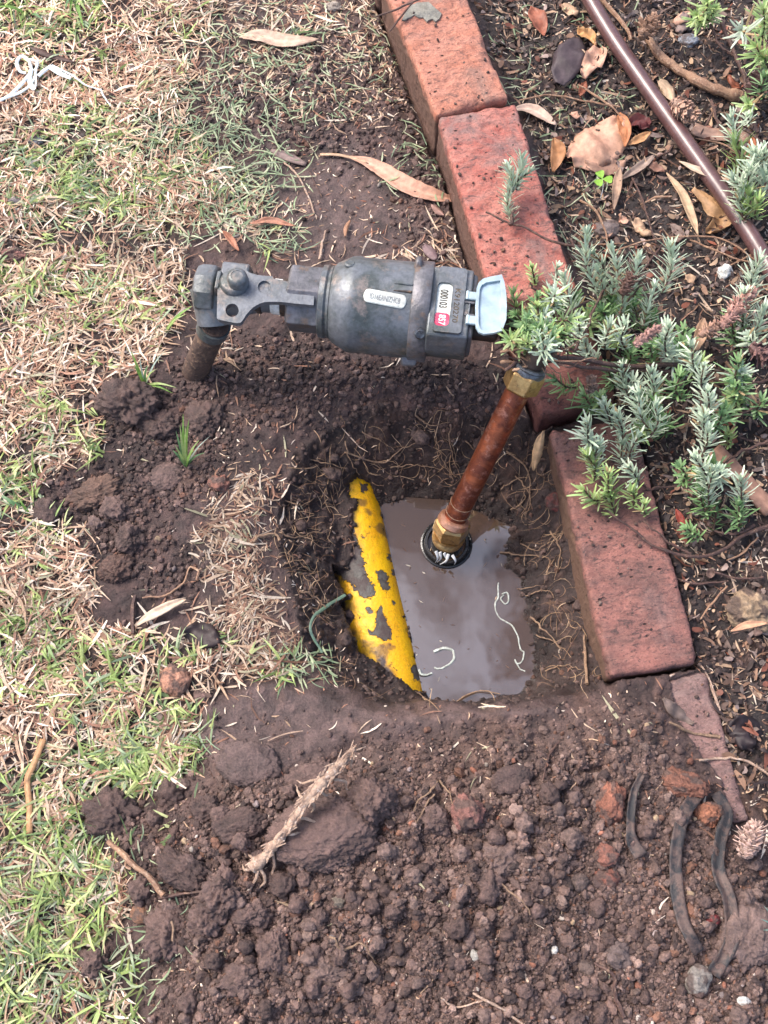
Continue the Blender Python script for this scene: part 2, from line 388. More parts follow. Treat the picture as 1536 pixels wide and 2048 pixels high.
SMOOTH = [(500, 230), (640, 240), (760, 300), (880, 380), (900, 470), (800, 510), (600, 520), (520, 430)]
RIDGE = [(420, 1400), (560, 1360), (700, 1385), (830, 1412), (1000, 1415), (1120, 1405), (1110, 1440), (900, 1470), (720, 1480), (640, 1520), (560, 1560), (450, 1570), (390, 1500)]
YEL_OUT = [(704, 962), (728, 965), (748, 982), (757, 1000), (775, 1065), (800, 1170), (822, 1265), (842, 1340), (856, 1392), (838, 1386), (808, 1370), (775, 1350), (735, 1318), (704, 1280), (690, 1240), (688, 1195), (666, 1148), (698, 1128), (704, 1090), (708, 1050), (712, 1005), (700, 985)]
YAX0 = P(674, 930, -0.084); YAX1 = P(788, 1420, -0.092); YR = 0.034

def grid_axis(a, b, st, far):
    core = np.arange(a, b + st / 2, st); out = []; d = st * 2; x = b
    while x < far: x += d; d *= 1.45; out.append(x)
    neg = []; d = st * 2; x = a
    while x > -far: x -= d; d *= 1.45; neg.append(x)
    return np.concatenate([neg[::-1], core, out])
gx = grid_axis(-.475, .475, .0014, 60); gy = grid_axis(-.14, 1.04, .0014, 60)
X, Y = np.meshgrid(gx, gy)
PERSP = np.clip(Y * C + H * S, .25, None)
U = X / PERSP * F + 768; Vv = 1024 - (Y * S - H * C) / PERSP * F
Vv = np.where(Y < -.6, 4000, Vv)
fade = sst(.9, .52, np.abs(X)) * sst(1.6, 1.06, Y) * sst(-.6, -.16, Y)
wx = fbm2(X, Y, .05, 3, 3) * 22; wy = fbm2(X, Y, .05, 3, 8) * 22
Uw = U + wx; Vw = Vv + wy
d_lawn = sdp(Uw, Vw, LAWN); d_bed = sdp(Uw, Vw, BED); d_heap = sdp(Uw, Vw, HEAP)
d_sm = sdp(Uw, Vw, SMOOTH); d_rd = sdp(Uw, Vw, RIDGE)
k_lawn = sst(18, -18, d_lawn); k_bed = sst(6, -10, d_bed); k_heap = sst(60, -170, d_heap)
k_sm = sst(30, -40, d_sm); k_rd = sst(20, -30, d_rd)
# hole
Xw = X + fbm2(X, Y, .045, 4, 21) * .010; Yw = Y + fbm2(X, Y, .045, 4, 27) * .010
dr = sdp(Xw, Yw, rimw); df = sdp(Xw, Yw, flow)
inh = np.clip(-dr, 0, None); t = np.where(df > 0, inh / (inh + np.clip(df, 1e-5, None)), 1)
t = np.where(dr < 0, t, 0)
prof = 1 - (1 - np.clip(t, 0, 1)) ** 1.25
k_hole = sst(.006, -.004, dr)
Z = -.005 * k_bed + .004 * fbm2(X, Y, .12, 3, 40) + .028 * k_heap * (1 + .4 * fbm2(X, Y, .11, 3, 44)) + .010 * k_rd
Z = Z - .010 * sst(.03, -.01, dr) * sst(-60, 60, 1450 - Vv)
Z = Z + (WZ - .004) * prof * (1 + 0 * t)
Z = np.where(df < 0, Z - .012 * sst(0, -.01, df), Z)
# relief
f1, c1 = worley(X + fbm2(X, Y, .02, 2, 5) * .004, Y + fbm2(X, Y, .02, 2, 6) * .004, .016, 1)
f2, c2 = worley(X + fbm2(X, Y, .01, 2, 7) * .002, Y, .0075, 2)
f3, c3 = worley(X, Y, .0038, 3)
bil = (1 - np.clip(f1, 0, 1) ** 2 * 1.6) * (.3 + c1)
bil2 = (1 - np.clip(f2, 0, 1) ** 2 * 1.6) * (.3 + c2); bil3 = (1 - np.clip(f3, 0, 1) ** 2 * 1.6) * (.3 + c3)
patch = sst(-.15, .35, fbm2(X, Y, .06, 3, 50))
rough = .25 + 1.0 * k_heap + .35 * k_bed + .75 * k_hole * (.5 + .5 * patch) + .15 * k_lawn
rough = rough * (1 - .80 * k_sm) * (1 - .72 * k_rd) * (.6 + .5 * patch)
Z = Z + rough * (.0055 * bil + .0032 * bil2 + .0016 * bil3) * fade + .0011 * fbm2(X, Y, .006, 3, 60) * fade
Z = Z + (.0035 + .004 * k_heap * (1 - .6 * k_rd) + .003 * k_hole * (df > .006)) * fbm2(X, Y, .03, 4, 61) * fade
# yellow pipe: soil drops below it inside its outline and covers it elsewhere
ax = (YAX1 - YAX0); L_ = np.linalg.norm(ax[:2]); ux, uy = ax[0] / L_, ax[1] / L_
along = (X - YAX0[0]) * ux + (Y - YAX0[1]) * uy; off = (X - YAX0[0]) * uy - (Y - YAX0[1]) * ux
pz = YAX0[2] + (YAX1[2] - YAX0[2]) * along / L_ + np.sqrt(np.clip(YR ** 2 - off ** 2, 0, None))
near = (np.abs(off) < YR) & (along > -.02) & (along < L_ + .02)
uo, vo = PX(X, Y, pz); dy = sdp(uo + fbm2(X, Y, .009, 4, 70) * 16, vo + fbm2(X, Y, .009, 4, 71) * 16, YEL_OUT)
side = off < 0    # towards the left in the picture
Z = np.where(near & (dy <= 0), np.minimum(Z, pz - .005), Z)
Z = np.where(near & (dy > 0) & ((uo < 775 + (vo - 1065) * .25) | (vo < 1000)), np.maximum(Z, pz + .0015 + .0035 * sst(0, 12, dy) + .001 * bil2), Z)
# brick beds: keep soil below the tops of exposed bricks
def lower(poly, z, zsoil, Z):
    d = sdp(X, Y, [tuple(P(x, y, z)[:2]) for x, y in poly])
    return np.where(d < .004, np.minimum(Z, zsoil + .002 * bil2), Z)
B1 = [(757, -62), (907, -62), (1018, 188), (872, 236)]; B2 = [(878, 236), (1029, 203), (1158, 588), (984, 602)]
B3 = [(1004, 612), (1168, 600), (1236, 800), (1082, 826)]; B4 = [(1098, 852), (1274, 846), (1395, 1325), (1224, 1355)]
B5 = [(1232, 1366), (1420, 1344), (1500, 1645), (1312, 1672)]
B0 = [(670, -285), (820, -295), (903, -78), (752, -72)]
Z = lower(B1, .052, -.01, Z); Z = lower(B2, .048, -.01, Z); Z = lower(B3, .022, -.02, Z); Z = lower(B4, .012, -.02, Z)
d5 = sdp(U + wx * .8, Vv + wy * .8, [(1410, 1335), (1440, 1340), (1510, 1660), (1470, 1665), (1440, 1560), (1395, 1500), (1350, 1440), (1345, 1360)])
d5b = sdp(U, Vv, B5); b5z = .004
Z = np.where((d5b < 4), np.where(d5 < 0, np.minimum(Z, b5z - .006), np.maximum(Z, b5z + .0015 + .003 * bil2)), Z)
# slightly lower soil right beside brick sides so they show
for poly, z, dz in ((B1, .052, .006), (B2, .048, .004)):
    d = sdp(X, Y, [tuple(P(x, y, z)[:2]) for x, y in poly]); Z = Z - dz * sst(.035, .004, d) * (U < 1050)
GZ = Z
def gz(x, y):
    x = np.asarray(x, float); y = np.asarray(y, float)
    i = np.clip(np.searchsorted(gx, x) - 1, 0, len(gx) - 2); j = np.clip(np.searchsorted(gy, y) - 1, 0, len(gy) - 2)
    fx = np.clip((x - gx[i]) / (gx[i + 1] - gx[i]), 0, 1); fy = np.clip((y - gy[j]) / (gy[j + 1] - gy[j]), 0, 1)
    return (GZ[j, i] * (1 - fx) + GZ[j, i + 1] * fx) * (1 - fy) + (GZ[j + 1, i] * (1 - fx) + GZ[j + 1, i + 1] * fx) * fy
def gsample(A, x, y):
    i = np.clip(np.searchsorted(gx, x) - 1, 0, len(gx) - 2); j = np.clip(np.searchsorted(gy, y) - 1, 0, len(gy) - 2); return A[j, i]
def G(px, py, off=0.0):
    z = 0.0
    for _ in range(6):
        p = P(px, py, z); z = .5 * z + .5 * (float(gz(p[0], p[1])) + off)
    return P(px, py, z)
# colours
base = np.array((.072, .043, .038)); heapc = np.array((.138, .089, .074)); dark = np.array((.034, .021, .019)); bedc = np.array((.032, .023, .021)); ridg = np.array((.112, .073, .066))
hol = np.array((.034, .020, .017))
def lerp(a, b, k): return a * (1 - k[..., None]) + b * k[..., None]
col = np.broadcast_to(base, X.shape + (3,)).copy()
col = lerp(col, bedc, k_bed); col = lerp(col, heapc, k_heap * .95); col = lerp(col, hol, k_hole)
col = lerp(col, ridg, np.clip(k_sm * .8 + k_rd, 0, 1) * (1 - k_hole)); col = lerp(col, np.array((.052, .034, .029)), k_lawn * .8)
col = lerp(col, dark, .75 * sst(.05, .4, fbm2(X, Y, .045, 4, 80)) * (1 - .6 * k_heap))
col = lerp(col, np.array((.15, .08, .055)), .35 * sst(.2, .5, fbm2(X, Y, .03, 4, 81)))
col *= (.72 + .5 * c2[..., None]) * (.85 + .3 * c1[..., None])
wet = sst(WZ + .016, WZ + .002, Z + .004 * fbm2(X, Y, .02, 3, 88)) * k_hole; col *= (1 - .38 * wet)[..., None]
alpha = (1 - .45 * wet) * 1.0 - .34 * np.clip(k_hole * .8 + k_rd + .8 * k_sm, 0, 1) * (.6 + .4 * patch) + .25 * k_heap * (1 - k_rd)
ny, nx = X.shape; idx = np.arange(ny * nx).reshape(ny, nx)
quads = np.stack([idx[:-1, :-1], idx[:-1, 1:], idx[1:, 1:], idx[1:, :-1]], -1).reshape(-1, 4)
me = mesh_arrays('ground', np.stack([X, Y, Z], -1).reshape(-1, 3), quads, np.concatenate([col, alpha[..., None]], -1).reshape(-1, 4))
g = link('ground', me, M['soil']); g['kind'] = 'structure'
g['label'] = 'dark purple brown garden soil with a dug hole beside the brick edging'

# muddy water in the bottom of the hole
wp = [P(x, y, WZ) for x, y in [(740, 990), (900, 1000), (1040, 1060), (1095, 1200), (1110, 1420), (960, 1440), (800, 1430), (690, 1330)]]
o = MB().add(wp, [tuple(range(len(wp)))]).build('water', M['water'], smooth=False); o['kind'] = 'structure'
o['label'] = 'muddy brown water lying in the bottom of the hole'

# ------------------------------------------------------------------ yellow pipe
root = thing('yellow_pipe', 'chipped bright yellow painted pipe half buried in the hole beside the water', 'pipe', P(760, 1180, WZ - .03))
n1, n2 = 340, 90
V = []; ylo = .10; yhi = 1.01
tt = np.linspace(ylo, yhi, n1)[:, None]; aa = np.linspace(R(-15), R(195), n2)[None, :]
dvec = (YAX1 - YAX0); side_v = np.array((-uy, ux, 0.0)) * -1
yr = YR * (1 + .01 * np.sin(tt * 9) + .006 * vn2(tt * 20, aa * 3, 5) )
pts = YAX0 + dvec * tt[..., None] + (side_v * np.cos(aa)[..., None] + np.array((0, 0, 1.0)) * np.sin(aa)[..., None]) * yr[..., None]
pu, pv = PX(pts[..., 0], pts[..., 1], pts[..., 2])
PAINT = [(700, 945), (775, 955), (840, 1150), (900, 1400), (800, 1380), (735, 1330), (690, 1260), (684, 1205), (660, 1145), (676, 1150), (698, 1166), (724, 1194), (746, 1196), (750, 1172), (736, 1150), (722, 1098), (706, 1060), (700, 1020)]
mk = np.clip(.5 - sdp(pu, pv, PAINT) / 2.1 * .022, .1, .85)
for ch in ([(753, 1142), (766, 1138), (778, 1152), (781, 1176), (774, 1185), (764, 1178), (756, 1162)], [(746, 1262), (752, 1225), (762, 1212), (772, 1236), (784, 1262), (784, 1280), (768, 1282), (738, 1268), (734, 1258)],
           [(772, 1105), (782, 1108), (784, 1128), (776, 1120)], [(732, 1216), (746, 1214), (746, 1226), (734, 1226)], [(735, 1192), (746, 1195), (742, 1202)], [(783, 1140), (790, 1140), (790, 1150), (784, 1150)],
           [(718, 966), (734, 968), (738, 984), (722, 984)], [(785, 1200), (790, 1200), (790, 1212), (785, 1210)], [(820, 1330), (838, 1330), (842, 1362), (826, 1360)], [(716, 1232), (722, 1234), (720, 1240)]):
    mk = np.minimum(mk, np.clip(.5 + sdp(pu, pv, ch) / 2.1 * .032, .1, .85))
idx = np.arange(n1 * n2).reshape(n1, n2)
q = np.stack([idx[:-1, :-1], idx[1:, :-1], idx[1:, 1:], idx[:-1, 1:]], -1).reshape(-1, 4)
dmud = -sdp(pu, pv, YEL_OUT); mdk = np.clip(sst(30, 0, dmud) * (fbm2(pts[..., 0], pts[..., 1], .012, 4, 33) * 2.2 + .55) * sst(40, 70, (757 + (pv - 985) * .231) - pu) + sst(.22, .42, fbm2(pts[..., 0], pts[..., 1], .02, 5, 37)) * .7, 0, 1)
yc = np.stack([mk, mdk, 0 * mk], -1).reshape(-1, 3)
o = link('pipe_wall', mesh_arrays('pipe_wall', pts.reshape(-1, 3), q, yc), M['yellow'], root)
sf = o.modifiers.new('thick', 'SOLIDIFY'); sf.thickness = .0022

# ------------------------------------------------------------------ bricks
def brick(label, corners, ztop, depth, mat_args, seed, group='bricks of the garden edging', tilt=(0, 0)):
    c = [P(x, y, ztop) for x, y in corners]
    top = (c[0] + c[1]) / 2; bot = (c[2] + c[3]) / 2; cen = (top + bot) / 2
    yd = top - bot; Lb = np.linalg.norm(yd); yd /= Lb; xd = np.array((yd[1], -yd[0], 0))
    Wb = .5 * (abs((c[1] - c[0]) @ xd) + abs((c[2] - c[3]) @ xd))
    hx, hy, hz = Wb / 2, Lb / 2, depth / 2; st = .0022
    V = []; Fq = []; n = 0
    for axx in range(3):
        a, b = [(1, 2), (2, 0), (0, 1)][axx]; h = (hx, hy, hz)
        na = max(2, int(2 * h[a] / st)); nb = max(2, int(2 * h[b] / st))
        A, B = np.meshgrid(np.linspace(-h[a], h[a], na), np.linspace(-h[b], h[b], nb))
        for sg in (-1, 1):
            v = np.zeros(A.shape + (3,)); v[..., a] = A; v[..., b] = B; v[..., axx] = sg * h[axx]
            V.append(v.reshape(-1, 3)); id_ = np.arange(A.size).reshape(A.shape) + n; n += A.size
            qd = np.stack([id_[:-1, :-1], id_[:-1, 1:], id_[1:, 1:], id_[1:, :-1]], -1).reshape(-1, 4)
            Fq.append(qd if sg > 0 else qd[:, ::-1])
    V = np.concatenate(V); hh = np.array((hx, hy, hz))
    r = .0042 + .0058 * (vn3(V * 42 + seed) > .1) * (vn3(V * 42 + seed) - .1) * 2 + .0012 * vn3(V * 160 + seed)
    r = np.clip(r, .0018, .012)[:, None]
    inn = np.clip(V, -(hh - r), hh - r); d = V - inn; ln = np.linalg.norm(d, axis=1)[:, None]; nrm = d / np.maximum(ln, 1e-9)
    V = inn + nrm * r
    dsp = .0007 * vn3(V * 60 + seed + 9) + .0007 * vn3(V * 220 + seed + 3) + .0018 * vn3(V * 16 + seed)
    pit = vn3(V * 120 + seed * 3); dsp = dsp - .0022 * np.clip(pit - .62, 0, 1) * 3
    V = V + nrm * dsp[:, None]
    me = mesh_arrays('brick', V, np.concatenate(Fq)); bm = bmesh.new(); bm.from_mesh(me); bmesh.ops.remove_doubles(bm, verts=bm.verts, dist=.0004); bm.to_mesh(me); bm.free()
    me.shade_smooth()
    o = bpy.data.objects.new('brick', me); scene.collection.objects.link(o)
    me.materials.append(mat_brick('brick_%d' % seed, *mat_args, Wb / 2, hz))
    Rm = Matrix((tuple(xd), tuple(yd), (0, 0, 1))).transposed()
    o.rotation_euler = (Rm @ Matrix.Rotation(tilt[0], 3, 'X') @ Matrix.Rotation(tilt[1], 3, 'Y')).to_euler()
    o.location = (cen[0], cen[1], ztop - hz)
    tag(o, label, 'brick', group); return o
mud = (.115, .072, .055)
brick('salmon brick at the top edge of the garden border with a grey cement smear', B1, .052, .10, ((.43, .185, .130), (.40, .145, .090), (.15, .08, .065), (.30, .20, .155), mud), 1)
brick('far end brick of the border mostly outside the top of the view', B0, .054, .10, ((.46, .17, .12), (.42, .16, .11), (.12, .08, .07), (.27, .20, .16), mud), 6)
brick('red brick with a dark grey weathered end, crossed by the lavender twig', B2, .048, .10, ((.40, .160, .125), (.33, .082, .062), (.10, .065, .062), (.26, .185, .165), mud), 2)
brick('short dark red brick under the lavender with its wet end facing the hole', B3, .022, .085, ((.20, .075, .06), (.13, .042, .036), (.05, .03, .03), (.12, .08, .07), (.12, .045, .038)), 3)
brick('dark speckled brick forming the right wall of the hole, its side caked in mud', B4, .012, .105, ((.27, .112, .090), (.12, .060, .052), (.050, .036, .036), (.26, .15, .13), (.125, .075, .05)), 4, tilt=(R(-.5), 0))
brick('mud smeared brick at the lower right, half covered by the spoil heap', B5, .004, .08, ((.27, .15, .13), (.20, .11, .095), (.09, .06, .055), (.24, .17, .15), (.11, .075, .065)), 5)
# cement patch on the first brick
cp = [P(x, y, .0535) for x, y in [(802, 40), (806, 22), (830, 8), (850, 8), (870, 14), (882, 36), (868, 42), (855, 36), (845, 30), (832, 33), (815, 30)]]
cp = [P(740 + x / 3.072, y / 3.072, .0528) for x, y in [(195, 122), (212, 88), (240, 40), (290, 18), (360, 14), (400, 50), (440, 84), (425, 118), (402, 134), (385, 118), (362, 122), (350, 134), (325, 108), (300, 110), (272, 94), (250, 108), (232, 112), (218, 126)]]; tt_ = np.array(cp)
o = MB().add(*g_prism(tt_ - (0, 0, .0015), tt_ + (0, 0, .0006))).build('cement_patch', mat_mottled('cement', (.26, .25, .21), (.18, .17, .14), None, .85, 0, 90, 500, .0008), origin=cp[0])
tag(o, 'thin grey patch of cement stuck on the topmost salmon brick', 'cement patch')

# ------------------------------------------------------------------ water meter assembly
AZ = .105
O3 = P(790, 618, AZ); e0 = P(420, 588, AZ); e1 = P(975, 646, AZ)
Xd = (e1 - e0); Xd[2] = 0; Xd /= np.linalg.norm(Xd); Yd = np.array((-Xd[1], Xd[0], 0.0)); Zd = np.array((0, 0, 1.0))
def W(x, y, z):                      # millimetres in the meter's own frame -> world
    x, y, z = (np.asarray(q, float)[..., None] for q in (x, y, z))
    return O3 + (x * Xd + y * Yd + z * Zd) / 1000
def LX(px, py, z=0.0):               # pixel on the horizontal plane z mm above the axis -> local mm
    p = P(px, py, AZ + z / 1000) - O3; return p @ Xd * 1000, p @ Yd * 1000
def lx(px, py): return LX(px, py)[0]
def lathe_x(prof, n=48, rot=0, cy=0, cz=0):
    v, f = g_lathe(W(0, cy, cz), W(1, cy, cz), [(t / 1000, r / 1000) for t, r in prof], n, True, rot); return v, f
def disc(cx, cy, z, r, n=28): return [tuple(W(cx + r * math.cos(2 * math.pi * k / n), cy + r * math.sin(2 * math.pi * k / n), z)) for k in range(n)]
meter = thing('water_meter', 'grey bronze cylindrical water meter with open pale lid and white serial label', 'water meter', W(0, 0, -40))
xb = {p: lx({812: 826, 858: 861, 808: 812}.get(p, p), 615 + (p - 790) * .1) for p in (642, 652, 662, 672, 685, 700, 712, 808, 812, 858, 870, 930, 938, 948, 1004)}
b = MB(); b.add(*lathe_x([(xb[652], 26), (xb[662], 31), (xb[672], 36), (xb[685], 39), (xb[700], 42.5), (xb[712], 43.5), (xb[712] + 6, 42.6), (xb[812] - 4, 43), (xb[812] + 2, 43)], 64))
for a in (R(96), R(160), R(215), R(300)):      # cast lugs on the shell
    pr = [(xb[685] + 2, 0), (xb[712] + 3, 0)]
b.build('body', M['bronze'], meter, ang=40, bevel=.0010)
b = MB(); b.add(*lathe_x([(xb[642], 30), (xb[642] + 1, 32.5), (xb[652] + 1, 33), (xb[652] + 3, 31.5), (xb[662] + 1, 33), (xb[662] + 2, 30)], 56)); b.build('coupling_ring', M['bronze'], meter, ang=30)
b = MB(); b.add(*lathe_x([(xb[812] - 1, 43.4), (xb[812] + .5, 44.7), (xb[858] - 1, 45.0), (xb[858], 44.2), (xb[858] + .5, 40)], 64))
strap = b.build('clamp_band', M['bronze_brown'], meter, ang=40, bevel=.0006)
# lugs of the clamp: top rear and bottom front, with screws
for (ang, nm) in ((R(52), 0), (R(207), 1)):
    cy_, cz_ = math.cos(ang) * 45, math.sin(ang) * 45
    u_ = np.array((math.cos(ang), math.sin(ang))); v_ = np.array((-u_[1], u_[0]))
    def q(x, a, r): return tuple(W(x, u_[0] * r + v_[0] * a, u_[1] * r + v_[1] * a))
    xa, xc = (xb[812] - 7, xb[858] - 6) if nm else (xb[812] - 3, xb[858] - 10)
    bt = [q(xa, -9, 38), q(xc, -9, 38), q(xc, 9, 38), q(xa, 9, 38)]; tp = [q(xa + 2, -6, 50), q(xc - 2, -7, 50), q(xc - 2, 7, 50), q(xa + 2, 6, 50)]
    lug = MB().add(*g_prism(bt, tp)).build('lug', M['bronze_brown'], meter, bevel=.002)
for px_, py_, zz in ((838, 684, 36), (700, 524, 40)):
    x_, y_ = LX(px_, py_, zz)
    a_ = math.atan2(zz, y_); r0 = (46.0 if px_ == 838 else 42)
    p0 = W(x_, math.cos(a_) * (r0 - 1), math.sin(a_) * (r0 - 1)); p1 = W(x_, math.cos(a_) * (r0 + 10), math.sin(a_) * (r0 + 10))
    MB().add(*g_lathe(p0, p1, [(0, .0052), (.0018, .0050), (.0026, .0036), (.0022, .0012)], 20)).build('screw', M['steel_ring' if px_ == 838 else 'bronze'], meter)
# pressed slot marks
for dx in (0,):
    x0_, y0_ = LX(803, 583, 42)
    for yy, rr in ((y0_, 1.4), (y0_ + 7, 1.8)):
        cz2 = math.sqrt(43 ** 2 - yy ** 2); MB().add(*g_tube([W(x0_ - 7, yy, cz2 + .1), W(x0_ + 1, yy, cz2 + .3), W(x0_ + 9, yy, cz2 + .2)], [.0004, rr / 1000 * .6, .0012], 8)).build('cast_rib', M['bronze_dark' if yy == y0_ else 'bronze'], meter)
# white label wrapped on the shell
def wrap_pts(pl, z0, r):
    out = []
    for (a, c_) in pl:
        x_, y_ = LX(a, c_, z0)
        for _ in range(3):
            zz = math.sqrt(max(r * r - y_ * y_, 1)); x_, y_ = LX(a, c_, zz)
        out.append((x_, y_))
    return out
lc = wrap_pts([(770, 597)], 42, 43)[0]; l0 = wrap_pts([(727, 588)], 42, 43)[0]; l1 = wrap_pts([(812, 604)], 42, 43)[0]
la = math.atan2(l1[1] - l0[1], l1[0] - l0[0]); ll = math.hypot(l1[0] - l0[0], l1[1] - l0[1]); hw = 5.6
def lab(s, t2, r):   # label frame s along, t2 across (mm) -> world on the shell
    x_ = lc[0] + s * math.cos(la) - t2 * math.sin(la); y_ = lc[1] + s * math.sin(la) + t2 * math.cos(la)
    yy = math.asin(max(-1, min(1, y_ / 43))); return W(x_, r * math.sin(yy), r * math.cos(yy))
V = []; Fq = []; NS, NT = 28, 8
for i in range(NS):
    s_ = (i / (NS - 1) - .5) * ll; e_ = abs(s_) - (ll / 2 - 4.5); hh = hw if e_ < 0 else hw * (math.sqrt(max(0, 1 - (e_ / 4.5) ** 2)) * .75 + .25)
    for j in range(NT): V.append(lab(s_, (j / (NT - 1) - .5) * 2 * hh, 43.55))
for i in range(NS - 1):
    for j in range(NT - 1): Fq.append((i * NT + j, (i + 1) * NT + j, (i + 1) * NT + j + 1, i * NT + j + 1))
labo = MB().add(V, Fq).build('label', M['white'], meter); sf = labo.modifiers.new('t', 'SOLIDIFY'); sf.thickness = .0004; sf.offset = -1
def text_mesh(s, size, extrude=.00012):
    cu = bpy.data.curves.new('lettering', 'FONT'); cu.body = s; cu.size = size; cu.extrude = extrude; cu.align_x = 'CENTER'; cu.align_y = 'CENTER'; cu.resolution_u = 3; cu.offset = size * .018
    to = bpy.data.objects.new('lettering', cu); scene.collection.objects.link(to); bpy.context.view_layer.update()
    dg = bpy.context.evaluated_depsgraph_get(); me = bpy.data.meshes.new_from_object(to.evaluated_get(dg)); bpy.data.objects.remove(to); return me
def put_text(s, size, fn, mat, parent, squeeze=1.0, name='lettering'):
    me = text_mesh(s, size)
    for v in me.vertices:
        v.co = Vector(fn(v.co.x * squeeze, v.co.y, v.co.z))
    return link(name, me, mat, parent)
lt = put_text('ID16EANIZHC8', 6.4, lambda x, y, z: lab(x, y - .3, 43.75 + z), M['ink'], labo, .62)
# register box: squared section, rounded below
x0b, x1b = xb[858] - 1, xb[938]
(_, yt), (_, yb_) = LX(900, 532, 38), LX(900, 673, 38)
def sect(grow=0.0):
    zt = 38 + grow; s_ = [(yt + grow, 2), (yt + grow, zt - 3), (yt - 3, zt), (yb_ + 5, zt), (yb_ + 1.2 - grow, zt - 1.4), (yb_ - grow, zt - 5), (yb_ - grow - 1, 8)]
    rr = 39 + grow
    for a in np.linspace(R(-150), R(-20), 12): s_.append((math.sin(a + R(90)) * rr * -1 if False else rr * math.cos(a), rr * math.sin(a)))
    return s_
sc_ = sect()
b = MB(); b.add(*g_prism([W(x0b, y, z) for y, z in sc_], [W(x1b, y, z) for y, z in sc_])); b.build('register_housing', M['bronze'], meter, ang=30, bevel=.0016, segs=3)
sc2 = [(y * .93, z * .93 if z < 20 else z - 3) for y, z in sc_]
b = MB(); b.add(*g_prism([W(x1b - .5, y, z) for y, z in sc2], [W(x1b + 4, y * .97, z - (1 if z > 20 else 0)) for y, z in sc2])); b.build('end_cap', M['bronze_brown'], meter, bevel=.0015)
# raised top cover with the window slot
ZT = 38.0
(xl, _), (xr, _) = LX(872, 600, ZT), LX(929, 600, ZT); (_, ya), (_, yc2) = LX(900, 537, ZT), LX(900, 668, ZT)
def rr_poly(x0, y0, x1, y1, r, z, n=6):
    pts = []
    for cx, cy, a0 in ((x1 - r, y1 - r, 0), (x0 + r, y1 - r, 90), (x0 + r, y0 + r, 180), (x1 - r, y0 + r, 270)):
        for k in range(n + 1):
            a = R(a0 + 90 * k / n); pts.append(tuple(W(cx + r * math.cos(a), cy + r * math.sin(a), z)))
    return pts
(wx0, wy1), (wx1, wy0) = LX(876, 566, ZT), LX(897, 656, ZT)
b = MB(); b.add(*g_plate(rr_poly(xl, yc2, xr, ya, 3, ZT + 2.6), [rr_poly(wx0, wy0, wx1, wy1, 4.6, ZT + 2.6)], Zd, .0026)); cover = b.build('window_cover', M['bronze'], meter, smooth=False)
wcx = (wx0 + wx1) / 2
reg = MB().add(*g_prism(rr_poly(wx0 + .1, wy0 + .1, wx1 - .1, wy1 - .1, 4.4, ZT - .2), rr_poly(wx0 + .1, wy0 + .1, wx1 - .1, wy1 - .1, 4.4, ZT + .25))).build('dial_strip', M['white'], meter)
ysp = LX(888, 627, ZT)[1]
MB().add(*g_prism(rr_poly(wx0 + .4, wy0 + .4, wx1 - .4, ysp, 3.0, ZT + .2), rr_poly(wx0 + .4, wy0 + .4, wx1 - .4, ysp, 3.0, ZT + .8))).build('red_wheels', M['red'], reg)
# text that reads downwards in the picture: text x axis -> -Y, text y axis -> +X
put_text('000103', 9.4, lambda x, y, z: W(wcx + y - .5, (wy1 + ysp) / 2 - x - .6, ZT + .45 + z), M['ink_dark'], reg, .66)
put_text('857', 8.4, lambda x, y, z: W(wcx + y, (wy0 + ysp) / 2 - x, ZT + 1.0 + z), M['tape'], reg, .8)
(tx, ty0), (_, ty1) = LX(916.5, 574, ZT + 3), LX(916.5, 648, ZT + 3)
put_text('K9120270', 6.6, lambda x, y, z: W(tx + y, (ty0 + ty1) / 2 - x, ZT + 2.65 + z), M['ink_dark'], meter, abs(ty0 - ty1) / 29.0)
# hinge arms and lid
LZ = ZT + 1.5
for py_ in (603, 628):
    xa, ya_ = LX(928, py_, LZ); xz, _ = LX(950, py_, LZ)
    MB().add(*g_prism([W(xa, ya_ - 1.1, LZ - 4), W(xz, ya_ - 1.1, LZ - 3), W(xz, ya_ + 1.1, LZ - 3), W(xa, ya_ + 1.1, LZ - 4)], [W(xa, ya_ - 1.1, LZ), W(xz, ya_ - 1.1, LZ), W(xz, ya_ + 1.1, LZ), W(xa, ya_ + 1.1, LZ)])).build('hinge_arm', M['bronze_brown'], meter, bevel=.0005)
hx_, hy0 = LX(940, 604, LZ); _, hy1 = LX(940, 627, LZ)
MB().add(*g_tube([W(hx_, hy0, LZ - 1.5), W(hx_, hy1, LZ - 1.5)], .0009, 12)).build('hinge_pin', M['steel_ring'], meter)
lidp = [(953, 578), (957, 568), (966, 560), (980, 556.5), (1003, 552), (1008, 566), (1012, 590), (1013, 616), (1012, 642), (1004, 664), (985, 669), (967, 671), (957, 667), (951, 657), (950, 616)]
def up_(pl, z): return [tuple(W(*LX(a, c_, z), z)) for a, c_ in pl]
def inset(pl, k): 
    cx = sum(p[0] for p in pl) / len(pl); cy = sum(p[1] for p in pl) / len(pl); out = []
    for x, y in pl:
        d_ = math.hypot(x - cx, y - cy); out.append((x - (x - cx) / d_ * k, y - (y - cy) / d_ * k))
    return out
lid = MB().add(*g_prism(up_(inset(lidp, 1.5), LZ - 2), up_(lidp, LZ))).build('lid', M['lid_in'], meter, bevel=.0008, segs=2)
innr = [(959, 582), (963, 573), (972, 568), (984, 566), (1000, 563.5), (1001, 590), (1002, 616), (1002, 640), (1001, 663), (985, 664), (968, 664), (961, 661), (957, 652), (956.5, 616)]
def up0(pl, z, zref): return [tuple(W(*LX(a, c_, zref), z)) for a, c_ in pl]
MB().add(*g_plate(up0(lidp, LZ + 2.6, LZ), [up0(innr, LZ + 2.6, LZ)], Zd, .0026)).build('lid_rim', M['lid'], lid, smooth=False)
